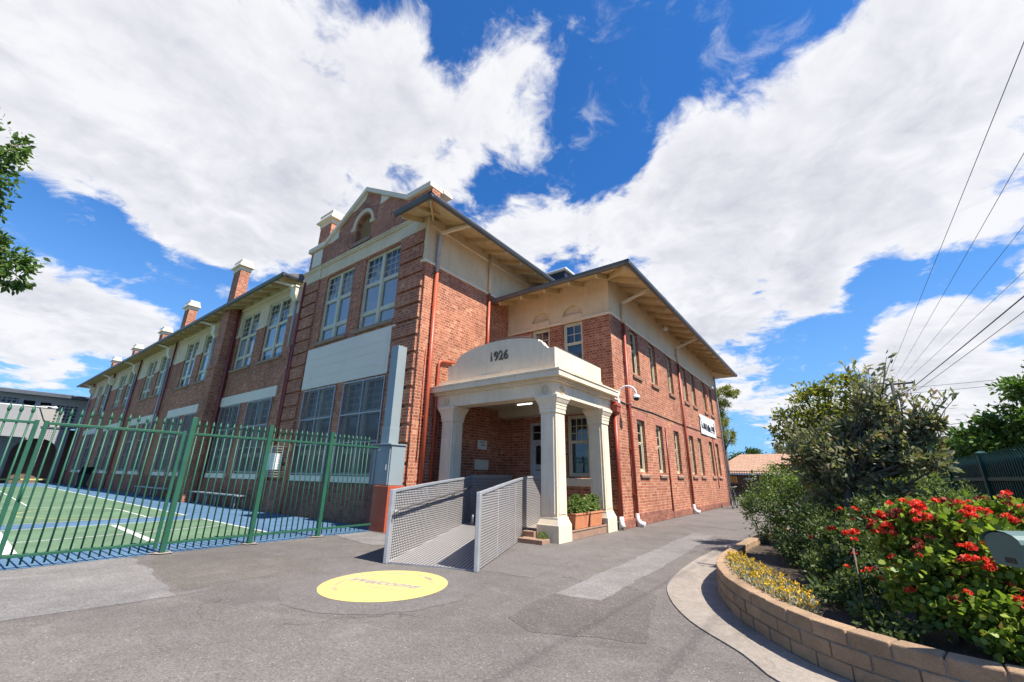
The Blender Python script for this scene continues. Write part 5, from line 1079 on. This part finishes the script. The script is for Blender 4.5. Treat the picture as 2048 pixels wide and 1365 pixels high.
plant('conifer_shrub', 'feathery dark green conifer shrub in front of the dark green fence', 'shrub', (1.05, 9.3, .22),
      [(1.0, 9.2, 1.1, .45, .45, .5), (.6, 9.1, 1.1, .35, .4, .45), (1.4, 9.3, .9, .35, .35, .45), (.8, 9.0, .7, .5, .4, .4)], 13000, .05, .011, 'lf_green', .04, 18, .34, -.3, 10, shell=.4)
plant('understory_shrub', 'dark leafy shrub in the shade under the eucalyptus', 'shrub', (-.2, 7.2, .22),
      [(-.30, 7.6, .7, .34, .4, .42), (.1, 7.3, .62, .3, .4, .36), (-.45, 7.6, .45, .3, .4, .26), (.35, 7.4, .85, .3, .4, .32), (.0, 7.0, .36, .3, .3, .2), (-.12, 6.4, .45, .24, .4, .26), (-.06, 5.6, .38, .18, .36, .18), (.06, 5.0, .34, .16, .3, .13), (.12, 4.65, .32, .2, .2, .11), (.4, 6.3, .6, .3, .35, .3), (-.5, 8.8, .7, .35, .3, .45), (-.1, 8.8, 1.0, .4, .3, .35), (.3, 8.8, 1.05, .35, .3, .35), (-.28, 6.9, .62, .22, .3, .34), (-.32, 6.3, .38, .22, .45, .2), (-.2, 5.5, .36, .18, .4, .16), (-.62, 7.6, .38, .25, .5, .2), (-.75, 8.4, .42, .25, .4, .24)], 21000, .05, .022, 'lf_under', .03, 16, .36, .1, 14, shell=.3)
def flower_mesh(mat, n_=26, r=.036, seed=0):
    u = unit(n_); u[:, 2] = abs(u[:, 2]) * .8 - .12; o = leaves('flower_head', u * r * .6, u + unit(n_) * .5, r * .75, r * .8, mat, None, None, 0, True); me = o.data; bpy.data.objects.remove(o); return me
FM = [flower_mesh(M['petal'], 30), flower_mesh(M['petal'], 22), flower_mesh(M['petald'], 20)]
def geranium(label, base, blobs, n_, heads, hs, mat='lf_ger'):
    t_ = plant('geranium', label, 'flowering shrub', base, blobs, n_, .040, .044, mat, .014, 15, .36, -.1, 34, 'red geraniums', True, shell=.3, stemname='stems')
    stalk = MB()
    for k in range(heads):
        b_ = blobs[RNG.integers(0, hs)]; u = unit(1)[0]; u[2] = abs(u[2]) * .9 + .1; u[1] = -abs(u[1]) * .8 if RNG.uniform() < .6 else u[1]; u /= np.linalg.norm(u); p = Vector(b_[:3]) + Vector((u[0] * b_[3], u[1] * b_[4], u[2] * b_[5] + .03))
        o = bpy.data.objects.new('flower_head', FM[RNG.choice(3, p=[.5, .25, .25])]); COL.objects.link(o); o.parent = t_; o.location = p - Vector(base); sc = .5 + .5 * RNG.uniform(); o.scale = (sc, sc, sc); o.rotation_euler = (RNG.uniform(-.4, .4), RNG.uniform(-.4, .4), RNG.uniform(0, 6))
        c = Vector(b_[:3]); stalk.tube([p, p.lerp(c, .5) - Vector((0, 0, .03)), c], .003, 4, False)
    stalk.build('flower_sprays', M['lf_ger'], t_, t_); return t_
geranium('broad geranium bush massed with red flowers over the block wall', (.55, 5.0, .22),
         [(.42, 5.0, 1.00, .2, .3, .17), (.66, 5.0, 1.02, .22, .3, .17), (.30, 5.1, .88, .14, .26, .16), (.86, 4.95, .92, .24, .3, .2), (.55, 4.9, .72, .34, .3, .24), (.66, 4.8, .46, .38, .26, .2), (.36, 5.0, .55, .16, .26, .22)], 8500, 98, 6)
geranium('geranium bush with dark spent flower heads behind the letterbox', (1.2, 5.6, .22),
         [(1.1, 5.6, 1.06, .26, .3, .18), (1.4, 5.6, 1.02, .28, .3, .2), (.95, 5.4, .92, .26, .3, .22), (1.3, 5.4, .74, .45, .35, .28), (1.0, 5.15, .62, .36, .3, .28), (1.6, 5.3, .8, .4, .4, .28)], 6500, 50, 4)
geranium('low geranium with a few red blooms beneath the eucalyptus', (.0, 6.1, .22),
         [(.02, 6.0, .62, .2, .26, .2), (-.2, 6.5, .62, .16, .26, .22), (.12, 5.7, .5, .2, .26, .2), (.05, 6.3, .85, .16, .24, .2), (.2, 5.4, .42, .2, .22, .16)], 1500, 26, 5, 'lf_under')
geranium('shaded geranium with big leaves at the right end of the block wall', (1.0, 4.6, .22),
         [(.95, 4.58, .42, .26, .18, .18), (1.25, 4.6, .5, .32, .22, .22), (.75, 4.55, .36, .2, .14, .12), (1.3, 4.75, .75, .32, .22, .22)], 3000, 5, 4)
# letterbox
t = thing('letterbox', 'weathered green round topped letterbox standing among the red geraniums', 'letterbox', (.86, 4.12, .22))
ca, sa = math.cos(math.radians(32)), math.sin(math.radians(32))
def LB(x, y, z): return (.80 + x * ca - y * sa, 3.92 + x * sa + y * ca, .88 + z)
q = MB(); prof = [(0.02, 0), (.20, 0), (.215, .10), (.22, .13)] ; arc_ = [(.11 + .11 * math.cos(a), .13 + .06 * math.sin(a)) for a in np.linspace(0, math.pi, 9)]; ring = [(0.03, 0), (.19, 0)] + arc_
for i in range(len(ring)):
    a, b = ring[i], ring[(i + 1) % len(ring)]; q.face([LB(0, a[0], a[1]), LB(0, b[0], b[1]), LB(.42, b[0], b[1]), LB(.42, a[0], a[1])])
q.face([LB(0, *r) for r in ring]); q.face([LB(.42, *r) for r in ring][::-1]); bd = q.build('body', M['letterbox'], t, t, .004)
lid = MB()
for i in range(8):
    a, b = arc_[i], arc_[i + 1]; k = 1.09; f = lambda p: (.11 + (p[0] - .11) * k, .13 + (p[1] - .13) * k + .002); a, b = f(a), f(b); lid.face([LB(-.012, *a), LB(-.012, *b), LB(.432, *b), LB(.432, *a)])
lid.build('roof', M['letterbox'], bd, t); q = MB(); q.face([LB(-.004, .06, .02), LB(-.004, .12, .02), LB(-.004, .12, .05), LB(-.004, .06, .05)]); q.build('slot', M['black'], bd, t)
q = MB(); q.box(.90, 4.08, .22, .98, 4.16, .88); q.build('post', M['letterbox'], t, t)

# ------------------------------------------------------------------ right boundary fence
RX_ = 2.30
t = thing('steel_fence', 'dark green boundary fence with white edged spikes behind the flower bed', 'fence', (RX_, 12, 0))
for y in (5.6, 8.8, 11.95, 15.1, 18.3): q = MB(); q.box(RX_ - .06, y - .06, 0, RX_ + .06, y + .06, 1.88); q.lathe(RX_, y, [(.075, 1.88), (.075, 1.90), (.05, 1.93), (.01, 1.94)], 4, True); q.build('post', M['darkgreen'], t, t, .008)
q = MB(); q.box(RX_ + .03, 5.6, .1, RX_ + .045, 26, 1.72); q.build('sheet_panel', M['darkgreen'], t, t)
for z in (1.43, .35): q = MB(); q.box(RX_ - .03, 5.6, z - .03, RX_ + .028, 26, z + .03); q.build('rail', M['darkgreen'], t, t)
pk = MB(); pk.box(-.012, -.02, .1, .012, .02, 1.74); pk.hexa([(-.012, -.02, 1.74), (.012, -.02, 1.74), (.012, .02, 1.74), (-.012, .02, 1.74), (-.05, -.003, 1.9), (-.045, -.003, 1.9), (-.045, .003, 1.9), (-.05, .003, 1.9)])
pm = pk.build('picket', M['darkgreen']).data; bpy.data.objects.remove([o for o in bpy.data.objects if o.data is pm][0])
for y in np.arange(7.6, 20.5, .135): picket(t, 0, y - 12, 0, pm)

# ------------------------------------------------------------------ trees and far things
def tree(name, label, base, blobs, n_, L, Wd, mat, trunk, sub=18, spread=.3, droop=.1, limbs=16, group=None, fork=None, shell=.5): return plant(name, label, 'tree', base, blobs, n_, L, Wd, mat, trunk, sub, spread, droop, limbs, group, False, 'crown', shell, .1, fork)
tree('shade_tree', 'leafy tree whose hanging branches enter the sky at the left edge', (-15.2, -3.2, 0),
     [(-14, -1.15, 7.95, .95, .75, .95), (-14, -1.0, 7.15, .8, .62, .8), (-14, -.5, 5.75, .85, .62, .62), (-14, -.10, 5.55, .6, .45, .45), (-14, -.75, 4.95, .7, .5, .5), (-14.5, -2.6, 7.5, 1.6, 1.3, 1.6), (-15, -3.6, 9, 2, 1.8, 1.6), (-14.2, -2, 6.3, 1.2, 1.1, 1)], 27000, .13, .06, 'lf_tree', .2, 16, .36, .5, 20, shell=.45)
tree('jacaranda', 'broad dark green jacaranda overhanging the boundary fence at the right edge', (6.2, 20.5, 0),
     [(4.9, 20, 3.1, 1.0, 1.2, .65), (5.6, 20, 4.2, .9, 1.2, .45), (4.0, 20.3, 2.65, .75, 1, .45), (6.2, 20, 3.3, 1.3, 1.3, 1), (5.1, 20.5, 2.1, 1.3, 1.2, .55), (6.8, 20.5, 4.8, 1.2, 1.2, .6), (3.6, 20.6, 2.15, .8, .9, .5), (4.4, 20, 2.6, .8, 1, .5), (5.4, 19.5, 2.8, .9, 1, .6)], 24000, .15, .06, 'lf_jac', .16, 18, .34, .1, 20, shell=.5)
tree('roadside_tree', 'bushy mid green tree beyond the boundary fence left of the jacaranda', (5.0, 30, 0),
     [(4.7, 30, 2.6, 1.3, 1.2, .75), (5.8, 30, 3.0, 1.2, 1.2, .8), (3.8, 30, 2.1, .9, 1, .6), (6.6, 30, 2.6, 1, 1, .8)], 8000, .17, .08, 'lf_jac', .14, 16, .34)
tree('pine_tree', 'clumpy green pine showing past the far end of the right wing', (-6.3, 34, 0),
     [(-5.2, 33, 7.5, .55, .6, .42), (-5.8, 33.2, 6.6, .6, .6, .6), (-4.85, 33, 7.2, .35, .4, .3), (-5.9, 33, 5.3, .5, .6, .6), (-5.6, 33, 4.2, .5, .5, .6), (-6.5, 34, 7.2, 1.0, .9, .9), (-6.2, 33.6, 5.6, .8, .7, .9)], 14000, .16, .035, 'lf_yel', .12, 14, .40, -.2, 4)
tree('far_tree', 'round crowned grey green tree behind the tiled roof', (-8.5, 60, 0),
     [(-8.5, 60, 3.6, 2.3, 2, 1.35), (-10.4, 60, 3.0, 1.6, 1.5, 1.1), (-6.7, 60, 3.2, 1.4, 1.4, 1.1)], 8000, .26, .14, 'lf_dark', .25, 20, .3)
tree('far_tree', 'grey gum tree with a thin top twig to the right of the tiled roof', (-3.6, 50, 0),
     [(-4.0, 50, 3.4, 1.1, 1.1, 1.0), (-3.0, 50, 3.8, 1.2, 1.2, 1.1), (-2.0, 50, 3.2, 1.4, 1.2, 1.1), (-4.1, 50, 4.7, .35, .35, .3)], 6000, .22, .09, 'lf_euca', .2, 16, .32)
tree('far_tree', 'long dark tree line of one spreading tree seen between shrub and fence', (3.6, 44, 0),
     [(1.5, 44, 2.6, 1.6, 1.4, 1.1), (3.6, 44, 3.0, 1.8, 1.4, 1.2), (5.6, 44, 2.8, 1.8, 1.4, 1.2)], 7000, .24, .11, 'lf_dark', .2, 18, .3)
t = thing('house', 'low house with an orange tiled hip roof beyond the driveway', 'house', (-5, 41, 0))
q = MB(); q.box(-8.2, 40, 0, 0.5, 48, 1.78); q.build('wall', M['houseb'], t, t)
q = MB(); q.face([(-8.6, 39.5, 1.85), (1, 39.5, 1.85), (1, 44, 3.55), (-6.7, 44, 3.55), (-7.1, 42.6, 3.0)]); q.face([(-8.6, 39.5, 1.85), (-7.1, 42.6, 3.0), (-6.7, 44, 3.55), (-8.6, 48.5, 1.85)]); q.face([(1, 44, 3.55), (-6.7, 44, 3.55), (-8.6, 48.5, 1.85), (1, 48.5, 1.85)]); q.build('roof', M['tiles'], t, t)
q = MB(); q.box(-8.62, 39.44, 1.72, 1, 39.5, 1.86); q.build('fascia', M['white'], t, t)
q = MB(); q.box(-7.6, 39.3, 1.1, -6.5, 39.34, 1.6); q.build('signboard', M['orange'], t, t)
q = MB(); q.box(-7.5, 39.93, .3, -6.2, 39.99, .95); q.build('window', M['glass'], t, t); q = MB(); q.box(-6.0, 39.93, 1.35, -5.2, 39.97, 1.5); q.build('sign_strip', M['white'], t, t)
q = MB(); q.lathe(-8.3, 43.5, [(.55, 2.1), (.6, 2.2), (.6, 3.2), (.5, 3.35), (.1, 3.4)], 16); q.box(-8.8, 43.0, 0, -7.8, 44, 2.1); solo('water_tank', q, M['black'], 'black tank standing high behind the left end of the tiled roof', 'tank', (-8.3, 43.5, 0))
t = thing('steel_fence', 'tall black bar fence closing the driveway past the building end', 'fence', (-4.5, 31, 0))
for x in (-6.0, -4.2, -2.4, -.6): q = MB(); q.box(x - .04, 30.96, 0, x + .04, 31.04, 1.95); q.build('post', M['black'], t, t)
for z in (.15, 1.85): q = MB(); q.box(-6, 30.98, z - .02, -.6, 31.02, z + .02); q.build('rail', M['black'], t, t)
pk = MB(); pk.box(-.011, -.011, .05, .011, .011, 1.9); pm2 = pk.build('picket', M['black']).data; bpy.data.objects.remove([o for o in bpy.data.objects if o.data is pm2][0])
for x in np.arange(-5.9, -.6, .14): picket(t, x + 4.5, 0, 0, pm2)
t = thing('bicycle', 'dark bicycle leaning by the downpipe at the end of the right wing', 'bicycle', (-4.25, 24.0, 0))
for y in (23.7, 24.7):
    q = MB(); q.tube([(-4.25, y + .33 * math.cos(a), .34 + .33 * math.sin(a)) for a in np.linspace(0, 2 * math.pi, 25)], .022, 6, False); wl = q.build('wheel', M['black'], t, t)
    q = MB()
    for a in np.arange(0, math.pi, math.pi / 6): q.tube([(-4.25, y + .32 * math.cos(a), .34 + .32 * math.sin(a)), (-4.25, y - .32 * math.cos(a), .34 - .32 * math.sin(a))], .003, 3, False)
    q.build('spokes', M['galv'], wl, t)
q = MB(); F_ = lambda y, z: (-4.25, y, z)
for a, b in ((F_(23.7, .34), F_(23.85, .98)), (F_(23.82, .85), F_(24.3, .3)), (F_(23.83, .9), F_(24.42, .85)), (F_(24.3, .3), F_(24.45, .95)), (F_(24.3, .3), F_(24.7, .34)), (F_(24.42, .82), F_(24.7, .34))): q.tube([a, b], .018, 6)
q.build('frame', M['black'], t, t); q = MB(); q.tube([(-4.52, 23.78, 1.02), (-4.25, 23.85, .98), (-3.98, 23.78, 1.02)], .014, 6); q.build('handlebar', M['galv'], t, t); q = MB(); q.hexa([(-4.32, 24.55, .95), (-4.18, 24.55, .95), (-4.22, 24.3, .95), (-4.28, 24.3, .95), (-4.32, 24.55, 1.0), (-4.18, 24.55, 1.0), (-4.22, 24.3, .99), (-4.28, 24.3, .99)]); q.build('saddle', M['black'], t, t)
# power pole and lines
t = thing('power_pole', 'dark timber power pole rising behind the eucalyptus shrub', 'power pole', (4.75, 45, 0)); q = MB(); q.tube([(4.75, 45, -.2), (4.95, 45, 9.1)], [.17, .12], 10); q.build('pole', M['darkwood'], t, t)
q = MB(); q.box(4.5, 44.94, 8.85, 6.3, 45.06, 8.98); ca_ = q.build('crossarm', M['darkwood'], t, t); q = MB(); q.lathe(6.22, 45, [(.05, 8.98), (.05, 9.1), (.03, 9.16)], 8); q.lathe(4.6, 45, [(.05, 8.98), (.05, 9.1), (.03, 9.16)], 8); q.build('insulator', M['white'], ca_, t)
WG = 'power lines running from the pole'
wl = [((4.6, 45, 9.1), (3.78, 8.93, 8.5), .007, 'steepest thin power line crossing the top right of the sky'), ((5.0, 45, 9.05), (4.62, 12.62, 8.5), .007, 'second thin power line below the steepest one'), ((5.4, 45, 9.05), (5.56, 16.75, 8.5), .007, 'third thin power line counting down the right edge'),
      ((5.8, 45, 9.05), (6.49, 20.84, 8.5), .008, 'thin power line just above the thick black cable'), ((4.95, 45, 7.6), (6.66, 22.1, 8.0), .024, 'thick black cable slanting down to the power pole'), ((6.22, 45, 8.2), (7.2, 24.4, 8.05), .014, 'thin power line just below the thick black cable'),
      ((4.95, 45, 8.55), (12.05, 45, 8.76), .014, 'upper of the two nearly level power lines right of the pole'), ((4.95, 45, 8.1), (11.76, 45, 8.36), .014, 'lower of the two nearly level power lines right of the pole'), ((4.95, 45, 5.2), (10.8, 45, 6.15), .02, 'low dark service line running from the pole into the jacaranda')]
for a, b, r, lab in wl:
    A, Bb = Vector(a), Vector(b); E_ = A.lerp(Bb, 2.0 if abs(Bb.y - A.y) > 1 else 1.6); q = MB()
    q.tube([A.lerp(E_, u) - Vector((0, 0, .12 * 4 * u * (1 - u))) for u in np.linspace(0, 1, 20)], r, 5, False); solo('power_line', q, M['wire'], lab, 'power line', A, WG)

# ------------------------------------------------------------------ the far left building
t = thing('annex_building', 'grey beige two storey annex with arched arcade across the far end of the court', 'building', (-62, 2, 0))
AX = PL('X', -62.0)
q = MB(); wall(q, AX, -30, 9.5, 5.2, 8.15, [rect(6.05, 7.6, 5.6, 7.45), rect(4.85, 5.6, 7.1, 7.6), rect(3.7, 4.5, 7.2, 7.65), rect(.2, 3.4, 6.95, 7.75), rect(-9, -1, 6.2, 7.6)], .25); q.face([(-62, 9.5, 0), (-75, 9.5, 0), (-75, 9.5, 8.1), (-62, 9.5, 8.1)]); q.build('wall', M['annexwall'], t, t)
q = MB()
for (a, b, c, d_, m_) in ((6.05, 7.6, 5.6, 7.45, 1), (.2, 3.4, 6.95, 7.75, 1), (-9, -1, 6.2, 7.6, 1)):
    z = MB(); z.face([AX.p(a, c, .1), AX.p(b, c, .1), AX.p(b, d_, .1), AX.p(a, d_, .1)]); z.build('breeze_block_screen', M['lattice'], t, t)
for (a, b, c, d_) in ((4.85, 5.6, 7.1, 7.6), (3.7, 4.5, 7.2, 7.65)):
    z = MB(); z.face([AX.p(a, c, .2), AX.p(b, c, .2), AX.p(b, d_, .2), AX.p(a, d_, .2)]); z.build('window', M['dark'], t, t)
q = MB(); q.hexa([(-62.0, -30, 8.15), (-61.2, -30, 8.15), (-61.2, 9.8, 8.15), (-62, 9.8, 8.15), (-62.0, -30, 8.6), (-61.2, -30, 8.45), (-61.2, 9.8, 8.45), (-62.0, 9.8, 8.6)]); q.face([(-61.2, -30, 8.46), (-61.2, 9.8, 8.46), (-75, 9.8, 9.6), (-75, -30, 9.6)]); q.build('roof', M['gutter'], t, t)
AC = PL('X', -61.2); q = MB(); ar = [(y0, y0 + 3.1) for y0 in (-15.2, -11.6, -8.0, -4.4, -.8, 2.1, 4.55)]
ar = [(-14.2, -11.2), (-10.6, -7.6), (-7.0, -4.0), (-3.4, -.4), (.2, 3.2), (4.0, 7.0)]
def sp(a, b): return lambda u: 2.75 + 1.35 * math.sqrt(max(0, 1 - ((u - (a + b) / 2) / ((b - a) / 2)) ** 2))
wall(q, AC, -30, 7.4, 0, 5.2, [dict(u0=a, u1=b, lo=0.02, hi=sp(a, b)) for a, b in ar], .4); q.face([(-61.2, 7.4, 2.7), (-62.0, 7.4, 2.7), (-62.0, 7.4, 5.2), (-61.2, 7.4, 5.2)]); q.build('arcade', M['lattice2'], t, t)
q = MB(); q.face([(-61.2, -30, 5.21), (-61.2, 7.4, 5.21), (-62.05, 7.4, 5.21), (-62.05, -30, 5.21)]); q.box(-61.3, -30, 5.1, -61.12, 7.45, 5.24); q.build('ledge', M['gutter'], t, t)
q = MB(); q.face([(-63.5, -30, 0), (-63.5, 9.5, 0), (-63.5, 9.5, 5.2), (-63.5, -30, 5.2)]); q.build('arcade_back', M['houseb'], t, t)
t = thing('shade_awning', 'pale grey sloping shade awning in front of the annex', 'awning', (-58, 2, 0))
q = MB(); NN = 10
for i in range(NN):
    for j in range(6):
        f = lambda u, v: (-57.2 - 3.6 * v, -12 + 17.4 * u - 1.0 * v * (u > .9), 6.85 - 3.0 * (1 - v) ** 1.2 - .0 * u + .25 * math.sin(u * 3))
        q.face([f(i / NN, j / 6), f((i + 1) / NN, j / 6), f((i + 1) / NN, (j + 1) / 6), f(i / NN, (j + 1) / 6)], smooth=True)
q.build('cloth', M['sail'], t, t); q = MB()
for u in (0, .5, 1): q.tube([(-57.2, -12 + 17.4 * u, 0), (-57.2, -12 + 17.4 * u, 3.9)], .06, 8)
q.build('post', M['galv'], t, t); q = MB(); q.tube([(-60.8, -12, 6.88), (-60.8, 5.3, 7.0)], .07, 8); q.build('roller', M['white'], t, t)
q = MB(); q.tube([(-61.9, 4.9, 7.2), (-61.2, 5.4, 7.15), (-60.9, 5.7, 7.1)], .05, 6); q.lathe(-60.8, 5.8, [(.05, 7.2), (.2, 7.1), (.24, 6.98), (.05, 6.95)], 10); solo('floodlight', q, M['white'], 'white arm floodlight on the annex wall above the awning', 'floodlight', (-61.9, 4.9, 7.0))
q = MB(); q.box(-60.6, 3.2, .28, -60.5, 7.0, .40); q.box(-60.6, 3.2, 0, -60.5, 3.3, .28); q.box(-60.6, 6.9, 0, -60.5, 7.0, .28); solo('barrier_rail', q, M['liney'], 'low yellow barrier rail at the foot of the annex arches', 'barrier', (-60.55, 5, 0))
print('objects', len(bpy.data.objects))
